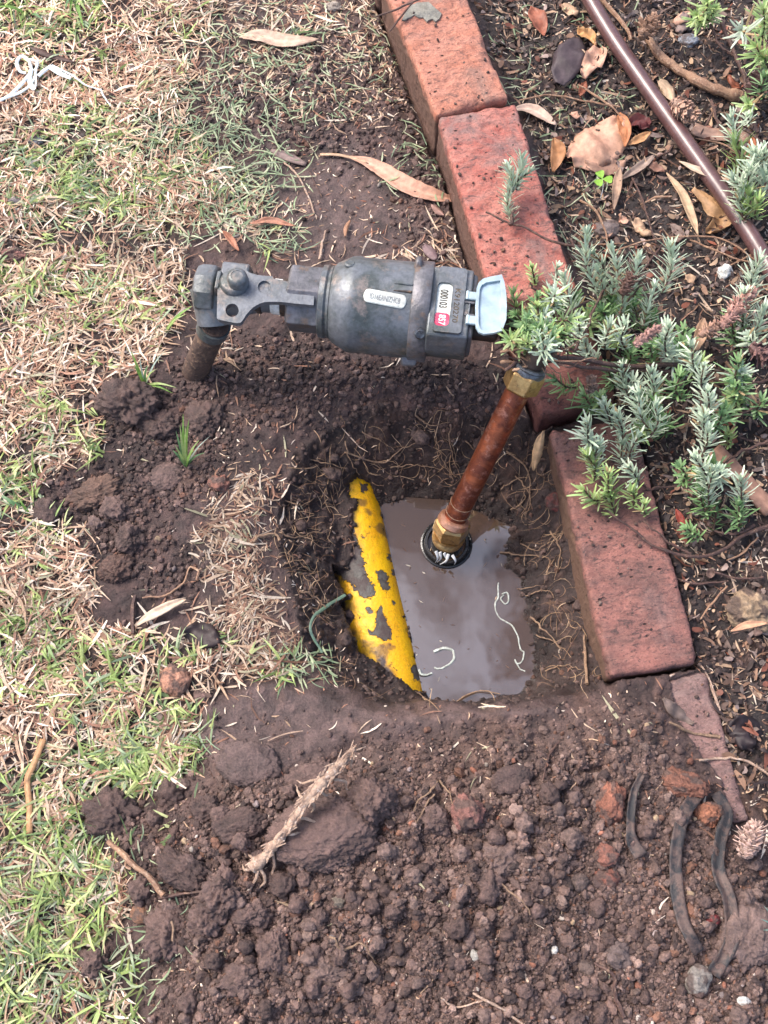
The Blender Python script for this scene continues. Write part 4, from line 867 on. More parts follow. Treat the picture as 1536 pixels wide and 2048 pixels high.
# stones and brick fragments
orr = (.30, .105, .055)
for px_, py_, a_, b_, lb_, cc_, nm_ in [(1218, 1612, 58, 82, 'orange brown brick fragment standing left of the first dark strap', (.24, .095, .060), 'brick_fragment'), (1362, 1572, 92, 56, 'wide rusty orange brick fragment above the long dark strap', (.20, .085, .055), 'brick_fragment'), (1414, 1628, 56, 50, 'orange brick fragment tucked behind the long dark strap', (.28, .115, .065), 'brick_fragment'),
      (935, 1628, 62, 66, 'pinkish red lump of brick with earth on it, near the small forked root', (.22, .10, .08), 'brick_fragment'), (1424, 1840, 24, 24, 'small dark red fragment between the two long straps', (.20, .035, .035), 'brick_fragment'), (1212, 1711, 44, 38, 'small orange crumb of brick below the first dark strap', (.24, .10, .07), 'brick_fragment'), (1216, 1757, 44, 34, 'reddish crumb of brick right of the square stone', (.22, .085, .06), 'brick_fragment'),
      (352, 1362, 62, 62, 'orange and cream stone in the grass at the left of the mud ridge', (.40, .20, .13), 'stone'), (345, 1378, 30, 26, 'bright orange brick chip against the cream stone', (.50, .16, .09), 'brick_fragment'), (404, 1394, 36, 30, 'small pinkish stone right of the orange and cream stone', (.20, .12, .10), 'stone'), (32, 408, 40, 28, 'smooth grey brown stone lying in the grass at the left edge', (.15, .125, .12), 'stone'), (72, 286, 34, 24, 'bluish grey stone in the pale dry grass', (.24, .26, .29), 'stone'),
      (30, 512, 56, 30, 'faded red brick fragment at the left edge of the lawn', (.22, .10, .08), 'brick_fragment'), (438, 968, 40, 34, 'small square brick fragment beside the straw above the hole', (.24, .105, .075), 'brick_fragment'), (1159, 1764, 34, 38, 'flat square brown stone on the spoil heap', (.115, .078, .066), 'stone'), (1395, 1960, 50, 54, 'whitish grey crusty stone at the lower end of the long strap', (.26, .23, .20), 'stone'),
      (1486, 2003, 26, 18, 'white pebble at the bottom right of the heap', (.60, .58, .54), 'pebble'), (1108, 1900, 18, 17, 'round white pebble left of the rounded grey clod', (.58, .55, .50), 'pebble'), (1500, 1225, 100, 76, 'pale yellow brown rock behind the fourth brick, below the lavender', (.34, .24, .15), 'rock'), (1449, 546, 28, 30, 'white angular pebble beside the brown irrigation pipe', (.66, .66, .62), 'pebble'),
      (1210, 462, 54, 40, 'grey brown stone in the mulch above the lavender', (.20, .155, .14), 'stone'), (668, 14, 36, 22, 'pale round stone at the top edge of the lawn', (.40, .34, .28), 'stone'), (1350, 290, 30, 22, 'small tan stone left of the irrigation pipe', (.34, .23, .16), 'stone'), (1172, 1935, 46, 40, 'angular brown stone near the bottom of the heap', (.16, .11, .09), 'stone'), (950, 1911, 18, 22, 'small grey white pebble right of the wavy root', (.36, .34, .30), 'pebble'),
      (1480, 190, 0, 0, '', dk, 'x'), (1376, 84, 44, 28, 'blue grey stone behind the irrigation pipe at the top', (.30, .32, .36), 'stone'), (808, 1057, 18, 22, 'small black pebble at the upper edge of the water', (.02, .02, .022), 'pebble'), (1110, 1004, 40, 38, 'dark red brick chip stuck in the wall under the copper pipe', (.17, .05, .042), 'brick_fragment'), (1450, 1905, 0, 0, '', dk, 'x'),
      (285, 1760, 0, 0, '', dk, 'x'), (285, 1828, 44, 34, 'brown and orange flint like stone behind the upright oval clod', (.24, .12, .07), 'stone')]:
    if a_: clod(px_, py_, a_, b_, lb_, cc_, nm_, nm_.replace('_', ' '), rough=.17 if 'frag' in nm_ or nm_ == 'rock' else .10, flat=.6 if nm_ != 'pebble' else .8, sink=.35 if a_ > 20 else .2, sub=4)

# ------------------------------------------------------------------ ribbons: straw, grass, clippings
def ribbons(name, x, y, ang, L, wd, off, cA, cB, mat, label, K=4, bow=.15, lift=None, taper=.5, conform=1.0, tilt=.35, kind='stuff', curl=None):
    n = len(x); t = np.linspace(0, 1, K + 1)[None, :]; ca, sa = np.cos(ang)[:, None], np.sin(ang)[:, None]
    bw = rng.normal(0, bow, n)[:, None] * L[:, None]
    lx_ = L[:, None] * (t - (0 if lift is not None else .5)); ly_ = bw * (4 * t * (1 - t) if lift is None else t * t)
    px_ = x[:, None] + lx_ * ca - ly_ * sa; py_ = y[:, None] + lx_ * sa + ly_ * ca
    zc = gz(x, y)[:, None]; zz = gz(px_, py_) * conform + zc * (1 - conform)
    zz = np.minimum(zz, zc + .010); zz = np.maximum(zz, zc - .006) + off[:, None]
    if lift is not None:
        cr = (curl if curl is not None else np.full(n, .6))[:, None]; zz = zc + off[:, None] + L[:, None] * lift[:, None] * (t - cr * t * t)
        zz = np.maximum(zz, gz(px_, py_) + .0006)
        px_ = x[:, None] + (px_ - x[:, None]) * 1.0; 
    else: zz = zz + rng.normal(0, .12, n)[:, None] * L[:, None] * (t - .5)
    wt = wd[:, None] * (np.sin(np.pi * np.clip(t * .9 + .08, 0, 1)) ** taper if taper else np.ones_like(t)) / 2
    if lift is not None: wt = wd[:, None] / 2 * np.clip(1.15 * (1 - t ** 2.2), .06, 1)
    tl = rng.normal(0, tilt, n)[:, None]
    nxx = -sa * np.cos(tl); nyy = ca * np.cos(tl); nz = np.sin(tl)
    A = np.stack([px_ + nxx * wt, py_ + nyy * wt, zz + nz * wt], -1); B_ = np.stack([px_ - nxx * wt, py_ - nyy * wt, zz - nz * wt], -1)
    V = np.stack([A, B_], 2).reshape(n, -1, 3); m = (K + 1) * 2
    f = np.array([[2 * i, 2 * i + 1, 2 * i + 3, 2 * i + 2] for i in range(K)])
    FF = (f[None] + (np.arange(n) * m)[:, None, None]).reshape(-1, 4)
    tc = np.repeat(t, 2, axis=1).reshape(1, K + 1, 2)[0].reshape(-1)[None, :, None] if False else np.repeat(t[0], 2)[None, :, None]
    CC = (cA[:, None, :] * (1 - tc) + cB[:, None, :] * tc).reshape(-1, 3)
    ob = link(name, mesh_arrays(name, V.reshape(-1, 3), FF, CC), M[mat]); ob['kind'] = kind; ob['label'] = label; return ob
def pick(n, pal, v=.2):
    p = np.array([q[1] for q in pal], float); c = np.array([q[0] for q in pal])[rng.choice(len(pal), n, p=p / p.sum())]; return c * rng.uniform(1 - v, 1 + v, (n, 1))
STR = [((.66, .49, .35), 4), ((.52, .35, .23), 4), ((.82, .69, .55), 3.4), ((.38, .20, .13), 2.4), ((.40, .37, .24), 1.0), ((.26, .14, .095), 2.0)]
GRN = [((.24, .36, .11), 4), ((.34, .46, .16), 4), ((.17, .27, .11), 3), ((.44, .54, .24), 2.4), ((.24, .34, .20), 1.6)]
GE = [(40, 40, 110, 50, .9), (170, 25, 50, 60, .8), (40, 130, 80, 40, .4), (160, 300, 120, 70, .55), (90, 370, 120, 60, .8), (260, 380, 150, 60, .55), (400, 345, 90, 60, .9), (440, 390, 60, 40, .6), (100, 560, 140, 40, .9), (230, 590, 120, 60, .5),
      (60, 470, 80, 30, .3), (570, 490, 60, 35, .5), (60, 650, 90, 60, .4), (110, 850, 90, 60, .5), (190, 870, 50, 50, .5), (40, 960, 80, 60, .6), (90, 1090, 90, 40, .3), (60, 1300, 110, 90, .7), (160, 1380, 90, 60, .7), (250, 1300, 100, 40, .5), (330, 1480, 90, 90, 1.), (260, 1520, 100, 70, .9),
      (390, 1300, 40, 30, .5), (570, 1335, 60, 35, .7), (600, 1330, 40, 40, .5), (420, 1270, 60, 30, .4), (70, 1600, 100, 50, .7), (60, 1760, 130, 130, 1.), (190, 1700, 90, 90, .9), (150, 1860, 120, 120, 1.), (60, 1960, 120, 120, 1.), (240, 1900, 60, 60, .8), (240, 2000, 70, 70, .7), (330, 1640, 50, 50, .6), (560, 30, 60, 40, .2), (300, 1420, 80, 60, .7)]
nzf = lambda x, y, sc, sd: fbm2(x, y, sc, 3, sd)
def d_straw(u, v, x, y):
    L1 = gsample(k_lawn, x, y); b = gsample(k_bed, x, y); hl = gsample(k_hole, x, y); hp = gsample(k_heap, x, y)
    band = ell(u, v, [(470, 1010, 65, 70, .45), (470, 1110, 65, 70, .5), (500, 1210, 52, 90, .85), (530, 1290, 70, 45, .6), (560, 1000, 60, 50, .25), (440, 1090, 60, 50, .6), (430, 700, 50, 50, .4), (420, 1250, 60, 40, .5)])
    topm = ell(u, v, [(640, 60, 210, 130, .30), (560, 170, 190, 90, .26), (720, 180, 130, 70, .22), (480, 420, 130, 60, .45), (860, 500, 90, 60, .3), (700, 480, 200, 50, .15), (930, 400, 30, 150, .5)])
    base_ = L1 * (.30 + .70 * sst(-.35, .15, nzf(x, y, .035, 90))) + b * .05 + .014
    dd = np.maximum(np.maximum(base_, band), topm) * (1 - .93 * hl * (band < .3)) * (1 - .8 * gsample(k_sm, x, y)) * (1 - .5 * (hp > .3))
    soilpatch = ell(u, v, [(200, 1000, 130, 60, .9), (250, 1080, 80, 70, .8), (260, 810, 80, 60, .9), (330, 960, 90, 60, .8), (150, 1050, 80, 40, .5), (330, 1120, 70, 60, .6), (150, 487, 170, 24, .6), (310, 500, 110, 42, .75), (480, 250, 90, 50, .4), (220, 1640, 80, 50, .8), (130, 475, 60, 25, .3)])
    return np.clip(dd * (1 - soilpatch), 0, 1)
n = 36000; pt = scatter_pts(n, d_straw); k = off_brick(pt[:, 0], pt[:, 1]) & (gsample(pipe_cov, pt[:, 0], pt[:, 1]) < .5) & (gz(pt[:, 0], pt[:, 1]) > WZ + .012); pt = pt[k]; n = len(pt)
L_s = rng.gamma(2.6, .0046, n) + .003; L_s = np.clip(L_s, .003, .044)
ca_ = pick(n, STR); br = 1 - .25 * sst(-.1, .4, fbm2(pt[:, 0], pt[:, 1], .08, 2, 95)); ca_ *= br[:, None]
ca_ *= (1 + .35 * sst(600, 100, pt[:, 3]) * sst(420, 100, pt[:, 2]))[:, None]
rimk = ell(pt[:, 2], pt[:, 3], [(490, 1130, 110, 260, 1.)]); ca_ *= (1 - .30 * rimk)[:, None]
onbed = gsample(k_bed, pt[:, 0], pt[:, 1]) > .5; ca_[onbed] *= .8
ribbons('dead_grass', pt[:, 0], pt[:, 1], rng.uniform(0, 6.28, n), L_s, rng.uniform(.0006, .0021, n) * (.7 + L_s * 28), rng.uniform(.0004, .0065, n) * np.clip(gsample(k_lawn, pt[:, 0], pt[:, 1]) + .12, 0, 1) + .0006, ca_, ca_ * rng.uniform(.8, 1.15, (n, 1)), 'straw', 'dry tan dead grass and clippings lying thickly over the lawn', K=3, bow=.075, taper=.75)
# chaff and tiny bits on bare soil
def d_chaff(u, v, x, y):
    return np.clip(.045 + .5 * gsample(k_lawn, x, y) + .5 * gsample(k_bed, x, y) + .10 * gsample(k_heap, x, y) + ell(u, v, [(650, 300, 260, 200, .35), (520, 1100, 120, 260, .7), (640, 120, 240, 140, .5), (650, 1330, 120, 60, .4)]), 0, 1) * (gz(x, y) > WZ + .005)
n = 15000; pt = scatter_pts(n, d_chaff); k = off_brick(pt[:, 0], pt[:, 1]) & (gsample(pipe_cov, pt[:, 0], pt[:, 1]) < .5); pt = pt[k]; n = len(pt)
ca_ = pick(n, STR + [((.16, .09, .07), 4), ((.25, .10, .06), 1.2)])
ribbons('chaff', pt[:, 0], pt[:, 1], rng.uniform(0, 6.28, n), rng.uniform(.0018, .0068, n), rng.uniform(.0006, .0017, n), np.full(n, .0009), ca_, ca_, 'straw', 'small pale chaff and plant bits sprinkled over the soil', K=2, bow=.1)
n = 7600; pt = scatter_pts(n, lambda u, v, x, y: gsample(k_bed, x, y) * (.35 + .65 * sst(-.2, .2, nzf(x, y, .04, 93))) + .05 * gsample(k_lawn, x, y)); k = off_brick(pt[:, 0], pt[:, 1]); pt = pt[k]; n = len(pt)
ca_ = pick(n, [((.11, .07, .055), 5), ((.055, .038, .034), 4), ((.24, .14, .09), 3), ((.42, .28, .18), 2), ((.30, .22, .19), 1.5), ((.22, .08, .05), 1)], .3)
ribbons('mulch', pt[:, 0], pt[:, 1], rng.uniform(0, 6.28, n), np.clip(rng.gamma(3, .0025, n), .003, .018), rng.uniform(.0014, .0058, n), rng.uniform(.0008, .0065, n), ca_, ca_ * .9, 'leaf', 'broken bark, husks and leaf fragments mulching the garden bed', K=3, bow=.12, tilt=.7)
# green blades growing in tufts
def d_grn(u, v, x, y):
    return np.clip(ell(u, v, GE) * (.25 + .75 * sst(-.25, .25, nzf(x, y, .03, 97))) * (gsample(k_lawn, x, y) * .8 + .2) + .035 * gsample(k_lawn, x, y), 0, 1)
nt_ = 1300; tf = scatter_pts(nt_, d_grn); nb = 4; rep = np.repeat(np.arange(len(tf)), nb); n = len(rep)
x = tf[rep, 0] + rng.normal(0, .0022, n); y = tf[rep, 1] + rng.normal(0, .0022, n)
tan_ = rng.uniform(0, 6.28, len(tf))[rep] + rng.normal(0, .75, n); cb = pick(len(tf), GRN)[rep] * rng.uniform(.85, 1.2, (n, 1))
cb *= (1 - .25 * ell(tf[rep, 2], tf[rep, 3], [(400, 350, 120, 80, 1.)]))[:, None]
L_g = np.clip(rng.gamma(5, .0028, n), .005, .030) * (1 + .25 * sst(1400, 1800, tf[rep, 3]))
ribbons('grass', x, y, tan_, L_g, rng.uniform(.0013, .0027, n), np.full(n, .001) + rng.uniform(0, .003, n), cb * np.array((1.35, 1.12, 1.2)), cb, 'grass', 'short green lawn grass blades growing through the dead thatch', K=5, bow=.13, lift=rng.uniform(.25, 1.0, n), curl=rng.uniform(.55, 1.1, n), tilt=.5)
# grey green withered blades around the top of the lawn
n = 2300; pt = scatter_pts(n, lambda u, v, x, y: ell(u, v, [(380, 330, 200, 150, .8), (480, 150, 220, 120, .35), (620, 120, 180, 120, .25), (120, 360, 160, 100, .5), (560, 480, 70, 40, .6), (860, 320, 100, 80, .2), (1100, 250, 200, 300, .10), (600, 1330, 80, 40, .5), (300, 1500, 120, 90, .5), (150, 1850, 200, 200, .4)]))
k = off_brick(pt[:, 0], pt[:, 1]); pt = pt[k]; n = len(pt); ca_ = pick(n, [((.36, .42, .25), 3), ((.26, .34, .19), 3), ((.48, .52, .34), 2), ((.20, .27, .17), 2)])
ribbons('withered_grass', pt[:, 0], pt[:, 1], rng.uniform(0, 6.28, n), rng.gamma(4, .0035, n) + .004, rng.uniform(.0008, .0020, n), rng.uniform(.001, .006, n), ca_, ca_ * 1.15, 'grass', 'grey green withered grass blades mixed in the thatch', K=4, bow=.09)
# fine roots in the hole walls
def d_root(u, v, x, y):
    z = gz(x, y); return gsample(k_hole, x, y) * (z > WZ + .012) * (.2 + .8 * sst(-.2, .3, nzf(x, y, .02, 99))) * (.3 + ell(u, v, [(900, 920, 160, 70, .6), (620, 1000, 60, 100, .5), (600, 1180, 50, 130, .5), (1090, 1150, 60, 250, .45), (1020, 960, 90, 80, .7)]))
n = 420; pt = scatter_pts(n, d_root); n = len(pt); ca_ = pick(n, [((.34, .22, .13), 3), ((.22, .13, .08), 4), ((.48, .34, .22), 1.5)])
ribbons('rootlets', pt[:, 0], pt[:, 1], rng.uniform(0, 6.28, n), rng.gamma(4, .0034, n) + .004, rng.uniform(.0004, .0008, n), rng.uniform(.0006, .003, n), ca_, ca_, 'straw', 'fine tan rootlets hanging from the damp walls of the hole', K=5, bow=.24)

# ------------------------------------------------------------------ leaves, straps, sticks, roots, strings
def mpp(p): return (H * S + p[1] * C) / F            # metres per photo pixel near a ground point
def ground_path(pxs, m, off, smooth=.6):
    q = crom([(a, b, 0) for a, b in pxs], m); pts = np.array([G(a, b, off) for a, b, _ in q])
    z = pts[:, 2].copy(); zs = z.copy()
    for _ in range(6): zs = np.convolve(np.pad(zs, 1, 'edge'), [.25, .5, .25], 'valid')
    zs = np.maximum(zs, z - .002) if smooth < 1 else zs
    return np.array([P(a, b, zz) for (a, b, _), zz in zip(q, zs)])
def leaf(name, cat, label, pxs, wpx, c, off=.003, prof='lens', cup=.25, wave=.0, m=22, nw=7, c2=None, spots=.35, mat='leaf', z=None, group=None, thick=.0004, arch=0.0, vein=.8, roll=0.0):
    if z is None: cl = ground_path(pxs, m, off)
    else:
        q = crom([(a, b, 0) for a, b in pxs], m); zz = np.broadcast_to(z, (m,)) if np.ndim(z) == 0 else np.interp(np.linspace(0, 1, m), np.linspace(0, 1, len(z)), z)
        cl = np.array([P(a, b, k) for (a, b, _), k in zip(q, zz)])
    t = np.linspace(0, 1, m); cl[:, 2] += arch * 4 * t * (1 - t)
    T = np.gradient(cl, axis=0); T /= np.linalg.norm(T, axis=1)[:, None]
    N = np.stack([-T[:, 1], T[:, 0], 0 * t], -1); N /= np.linalg.norm(N, axis=1)[:, None]
    wd = wpx * mpp(cl[m // 2]) / 2
    wt = {'lens': np.sin(np.pi * np.clip(t, .02, .98)) ** .75, 'gum': np.sin(np.pi * np.clip(t ** 1.15 * .93 + .02, 0, 1)) ** .7, 'strap': np.ones(m), 'flare': .55 + .45 * t ** 3 * 1.3, 'round': np.sin(np.pi * np.clip(t, .03, .97)) ** .45}[prof] * wd
    sd_ = (pxs[0][0] * 3 + pxs[0][1]) % 89
    k = np.linspace(-1, 1, nw); V = np.zeros((m, nw, 3)); CC = np.zeros((m, nw, 3)); c = np.array(c); c2_ = np.array(c2) if c2 is not None else c * .7
    for i in range(m):
        for j in range(nw):
            jag = 1 + (.10 * vn2(np.array(i * .9 + sd_), np.array(k[j] * 1.3 + sd_ * 2)) if abs(k[j]) > .9 else 0)
            x_ = k[j] * wt[i] * jag
            V[i, j] = cl[i] + N[i] * x_ + np.array((0, 0, cup * wt[i] * k[j] ** 2 * (1.0 if cup < 0 else 1.4) + roll * x_ + wave * wd * float(vn2(np.array(t[i] * 5 + sd_), np.array(k[j] * 1.6 + sd_)))))
            if name == 'broad_leaf': V[i, j, 2] += .0009 * math.sin(t[i] * 52 + abs(k[j]) * 5) * min(1, abs(k[j]) * 2)
            f_ = .5 + .5 * float(vn2(np.array(t[i] * 6 + sd_), np.array(k[j] * 2.5 + sd_))); q_ = min(1, f_ * spots * 2)
            CC[i, j] = (c * (1 - q_) + c2_ * q_) * (1.25 if (j == nw // 2 and vein) else 1)
    id_ = np.arange(m * nw).reshape(m, nw); f = np.stack([id_[:-1, :-1], id_[1:, :-1], id_[1:, 1:], id_[:-1, 1:]], -1).reshape(-1, 4)
    o_ = link(name, mesh_arrays(name, V.reshape(-1, 3), f, CC.reshape(-1, 3)), M[mat], origin=tuple(cl[m // 2]))
    sf = o_.modifiers.new('thick', 'SOLIDIFY'); sf.thickness = thick
    return tag(o_, label, cat, group)
pk = (.62, .36, .25); tn = (.50, .33, .21); og = (.48, .19, .07); rb = (.26, .085, .045); gb = (.24, .17, .14)
leaf('gum_leaf', 'leaf', 'long curved pink gum leaf reaching from the bare soil to the red brick', [(700, 314), (738, 326), (775, 348), (820, 375), (870, 392), (912, 400)], 38, pk, .004, 'gum', .20, .05, 30, c2=(.42, .22, .15), spots=.3)
leaf('leaf_stalk', 'leaf stalk', 'thin pale stalk at the left end of the pink gum leaf', [(640, 309), (670, 309), (702, 315), (738, 326)], 6, tn, .004, 'strap', .1, 0, 12, 3)
leaf('torn_leaf', 'leaf', 'torn pale tan leaf with a hole near the top of the lawn', [(478, 74), (520, 72), (575, 84), (638, 78)], 34, (.60, .42, .31), .006, 'lens', .15, .2, 20, c2=(.42, .28, .2))
leaf('bark_strip', 'bark', 'short grey brown bark strip on the bare soil left of the pink gum leaf', [(542, 300), (575, 312), (612, 328)], 20, (.27, .19, .165), .004, 'round', -.2, .2, 14, spots=.5, thick=.0015)
leaf('dry_leaf', 'leaf', 'reddish brown leaf at the top of the garden bed', [(1062, 14), (1075, 40), (1088, 72)], 34, (.34, .12, .07), .006, 'lens', .3, .3)
leaf('slate_leaf', 'leaf', 'dark slate coloured leaf lying flat in the mulch beside the salmon brick', [(1158, 74), (1140, 112), (1118, 168)], 62, (.050, .036, .040), .008, 'round', -.1, .2, c2=(.085, .06, .065))
leaf('crumpled_leaf', 'leaf', 'crumpled pink tan leaf right of the slate coloured leaf', [(1200, 88), (1190, 118), (1166, 152)], 40, pk, .008, 'round', .3, .6)
leaf('dry_leaf', 'leaf', 'small golden orange curled leaf above the crumpled pink tan leaf', [(1155, 58), (1172, 70), (1192, 92)], 26, (.50, .27, .11), .009, 'lens', .4, .7)
leaf('dry_leaf', 'leaf', 'pale leaf with a torn end touching the joint of the first two bricks', [(1026, 218), (1065, 220), (1112, 250)], 26, (.60, .43, .33), .007, 'gum', .2, .2)
leaf('dry_leaf', 'leaf', 'upright orange brown leaf close to the right edge of the red brick', [(1108, 276), (1116, 305), (1106, 344)], 30, (.42, .20, .085), .007, 'lens', .35, .2)
leaf('broad_leaf', 'leaf', 'broad ribbed tan leaf, largest in the garden bed', [(1240, 236), (1215, 270), (1180, 296), (1142, 318)], 92, (.60, .36, .25), .012, 'round', -.25, .25, 26, 11, c2=(.42, .21, .13))
leaf('dry_leaf', 'leaf', 'brown folded leaf under the lower edge of the broad ribbed leaf', [(1170, 322), (1215, 330), (1250, 325)], 44, (.34, .20, .14), .008, 'round', -.3, .5)
leaf('dry_leaf', 'leaf', 'bright orange leaf standing against the broad ribbed leaf', [(1238, 226), (1248, 255), (1250, 292)], 26, (.50, .20, .085), .014, 'lens', .3, .3)
leaf('dry_leaf', 'leaf', 'curled orange leaf pointing right from the broad ribbed leaf', [(1254, 290), (1278, 280), (1302, 264)], 18, (.52, .28, .13), .012, 'lens', .4, .3)
leaf('dry_leaf', 'leaf', 'dark red curled leaf between the broad ribbed leaf and the irrigation pipe', [(1258, 250), (1280, 245), (1298, 255)], 34, (.11, .025, .025), .008, 'round', .3, .7)
leaf('dry_leaf', 'leaf', 'narrow brown leaf hanging below the broad ribbed leaf', [(1240, 334), (1234, 370), (1228, 418)], 18, (.42, .27, .18), .008, 'lens', .3, .2)
leaf('dry_leaf', 'leaf', 'grey brown curled leaf below the clover', [(1310, 310), (1280, 335), (1238, 362)], 18, (.34, .25, .2), .008, 'lens', .4, .4)
leaf('dry_leaf', 'leaf', 'small brown leaf left of the irrigation pipe hole', [(1290, 322), (1310, 335), (1330, 342)], 20, (.25, .13, .09), .007, 'lens', .2, .2)
leaf('long_leaf', 'leaf', 'long narrow tan leaf beside the folded brown leaf in the bed', [(1333, 345), (1362, 385), (1382, 430), (1396, 470)], 19, (.52, .36, .22), .008, 'lens', .3, .1)
leaf('folded_leaf', 'leaf', 'folded golden brown leaf below the irrigation pipe', [(1385, 382), (1420, 412), (1445, 440), (1418, 462)], 42, (.44, .26, .13), .008, 'round', .3, .7)
leaf('dry_leaf', 'leaf', 'pale tan leaf crossing the irrigation pipe from the left', [(1358, 322), (1400, 342), (1455, 360)], 15, (.58, .43, .31), .022, 'lens', .2, .1)
leaf('long_leaf', 'leaf', 'wide tan strip of leaf behind the irrigation pipe', [(1386, 256), (1420, 268), (1500, 272)], 30, (.36, .22, .16), .006, 'strap', .05, .1)
leaf('dry_leaf', 'leaf', 'rusty orange leaf behind the right hand lavender sprig', [(1508, 270), (1502, 300), (1496, 330)], 18, (.40, .13, .055), .010, 'lens', .3, .2)
leaf('dry_leaf', 'leaf', 'tan leaf lying against the middle of the irrigation pipe', [(1318, 160), (1335, 175), (1345, 200)], 28, (.52, .37, .24), .010, 'round', -.3, .2)
leaf('bark_flake', 'bark', 'grey weathered bark flake behind the top of the irrigation pipe', [(1372, 24), (1366, 46), (1358, 64)], 26, (.25, .18, .16), .008, 'round', -.3, .3, thick=.002)
leaf('dry_leaf', 'leaf', 'dark red leaf beside the fourth brick below the lavender', [(1352, 1018), (1362, 1040), (1372, 1052)], 16, (.30, .06, .04), .007, 'lens', .2, .2)
leaf('dry_leaf', 'leaf', 'orange tan leaf lying on the pale yellow brown rock', [(1462, 1262), (1495, 1250), (1536, 1246)], 14, (.55, .30, .18), .030, 'lens', .2, .1)
leaf('bark_strip', 'bark', 'grey brown curled bark piece lying on the mud smeared brick', [(1328, 1396), (1355, 1424), (1388, 1446)], 30, (.20, .145, .12), .008, 'lens', -.35, .3, thick=.002)
leaf('dry_leaf', 'leaf', 'brown cone shaped leaf below the dried lavender spike', [(1408, 636), (1402, 664), (1392, 700)], 24, (.52, .32, .20), .03, 'gum', .4, .1)
leaf('wood_strip', 'wood strip', 'broad flat tan strip of wood under the lavender at the right edge', [(1428, 898), (1480, 950), (1545, 1022)], 36, (.40, .22, .15), .008, 'strap', -.05, .05, thick=.003, spots=.4)
leaf('bark_flake', 'bark', 'black charred bark flake right of the mud smeared brick', [(1478, 1432), (1492, 1462), (1490, 1500)], 64, (.030, .020, .022), .008, 'round', -.3, .5, thick=.004)
leaf('bark_flake', 'bark', 'black brown bark flake lying in the straw left of the mud ridge', [(368, 1262), (400, 1268), (440, 1284)], 52, (.035, .022, .022), .007, 'round', -.2, .3, thick=.003)
leaf('grass_stalk', 'stalk', 'thick orange tan grass stalk lying upright at the lower left', [(86, 1478), (66, 1530), (54, 1560), (58, 1612), (58, 1668)], 13, (.52, .29, .14), .009, 'strap', -.4, 0, 30, thick=.001)
leaf('dark_stick', 'stick', 'dark brown flat stick behind the white plastic tie', [(56, 92), (95, 108), (148, 124)], 15, (.085, .045, .035), .008, 'lens', -.3, 0, thick=.002)
leaf('dry_leaf', 'leaf', 'cream husk above the dark clod in the left lawn', [(270, 1252), (310, 1226), (372, 1198)], 20, (.66, .50, .36), .008, 'gum', .2, .3)
leaf('dry_leaf', 'leaf', 'pinkish brown twig like leaf above the valve', [(500, 446), (540, 442), (590, 452)], 14, (.42, .20, .13), .006, 'lens', .3, .4)
leaf('dry_leaf', 'leaf', 'short rusty leaf pointing at the valve from above', [(446, 462), (462, 480), (478, 502)], 14, (.40, .17, .10), .006, 'lens', .3, .3)
leaf('bark_flake', 'bark', 'small mauve bark flake above the water meter', [(848, 490), (860, 502), (872, 518)], 22, (.20, .13, .13), .006, 'round', -.1, .1, thick=.002)
leaf('wood_chip', 'wood chip', 'small orange wood chip below the bare soil patch', [(700, 440), (692, 455), (690, 472)], 9, (.36, .19, .11), .006, 'round', -.3, 0, thick=.003)
leaf('seed_pod', 'seed pod', 'pinkish pod at the tip of the pink gum leaf', [(862, 408), (876, 420), (888, 430)], 15, (.42, .25, .2), .006, 'lens', -.6, 0, thick=.003)
leaf('cream_husk', 'husk', 'torn fibrous husk leaning on the left edge of the fourth brick', [(1086, 862), (1076, 900), (1068, 940)], 20, (.55, .36, .2), .035, 'lens', -.4, .6, thick=.001, z=[.012, .0, -.02])
leaf('strap', 'strap', 'short dark plastic strap with a flared pale end standing in the soil', [(1284, 1548), (1268, 1590), (1262, 1640), (1264, 1680), (1282, 1712)], 26, (.045, .045, .052), .009, 'flare', .05, .2, 26, mat='strap', vein=0, thick=.0012)
leaf('strap', 'strap', 'long dark strap lying from the orange brick fragment down the spoil heap', [(1396, 1586), (1368, 1630), (1352, 1700), (1354, 1780), (1370, 1850), (1398, 1905)], 24, (.05, .045, .042), .0078, 'strap', .03, .25, 34, mat='strap', vein=0, thick=.0014)
leaf('strap', 'strap', 'rightmost dirt covered strap twisting down beside the broad clod', [(1432, 1585), (1452, 1625), (1440, 1680), (1436, 1740), (1458, 1800), (1464, 1880), (1428, 1950)], 24, (.06, .045, .038), .0078, 'strap', .04, .5, 36, mat='strap', vein=0, thick=.0014)

def wiggle(pxs, amp, m, off, seed, z=None):
    if z is None: pts = ground_path(pxs, m, off)
    else:
        q = crom([(a, b, 0) for a, b in pxs], m); zz = np.interp(np.linspace(0, 1, m), np.linspace(0, 1, len(z)), z); pts = np.array([P(a, b, k) for (a, b, _), k in zip(q, zz)])
    t = np.arange(m); pts[:, 0] += amp * vn2(t * .45 + seed, t * 0. + seed); pts[:, 1] += amp * vn2(t * .5 - seed, t * 0. + 3); return pts
def strand(name, cat, label, pxs, r0, r1, mat='rootfibre', amp=.0006, m=28, off=.0012, z=None, group=None, parent=None, flat=1.0, n=6):
    pts = wiggle(pxs, amp, m, off, len(label) + pxs[0][0] % 13, z); q = np.linspace(r0, r1, m) * (1 + .18 * vn2(np.arange(m) * .8, np.zeros(m) + 2))
    b_ = MB().add(*g_tube(pts, q, n, flat)); o_ = b_.build(name, M[mat], parent, origin=None if parent is not None else tuple(pts[m // 2]))
    return o_ if parent is not None else tag(o_, label, cat, group)
M['twig'] = mat_mottled('twig_bark', (.10, .052, .040), (.055, .030, .026), (.20, .12, .08), .65, 0, 120, 500, .0008)
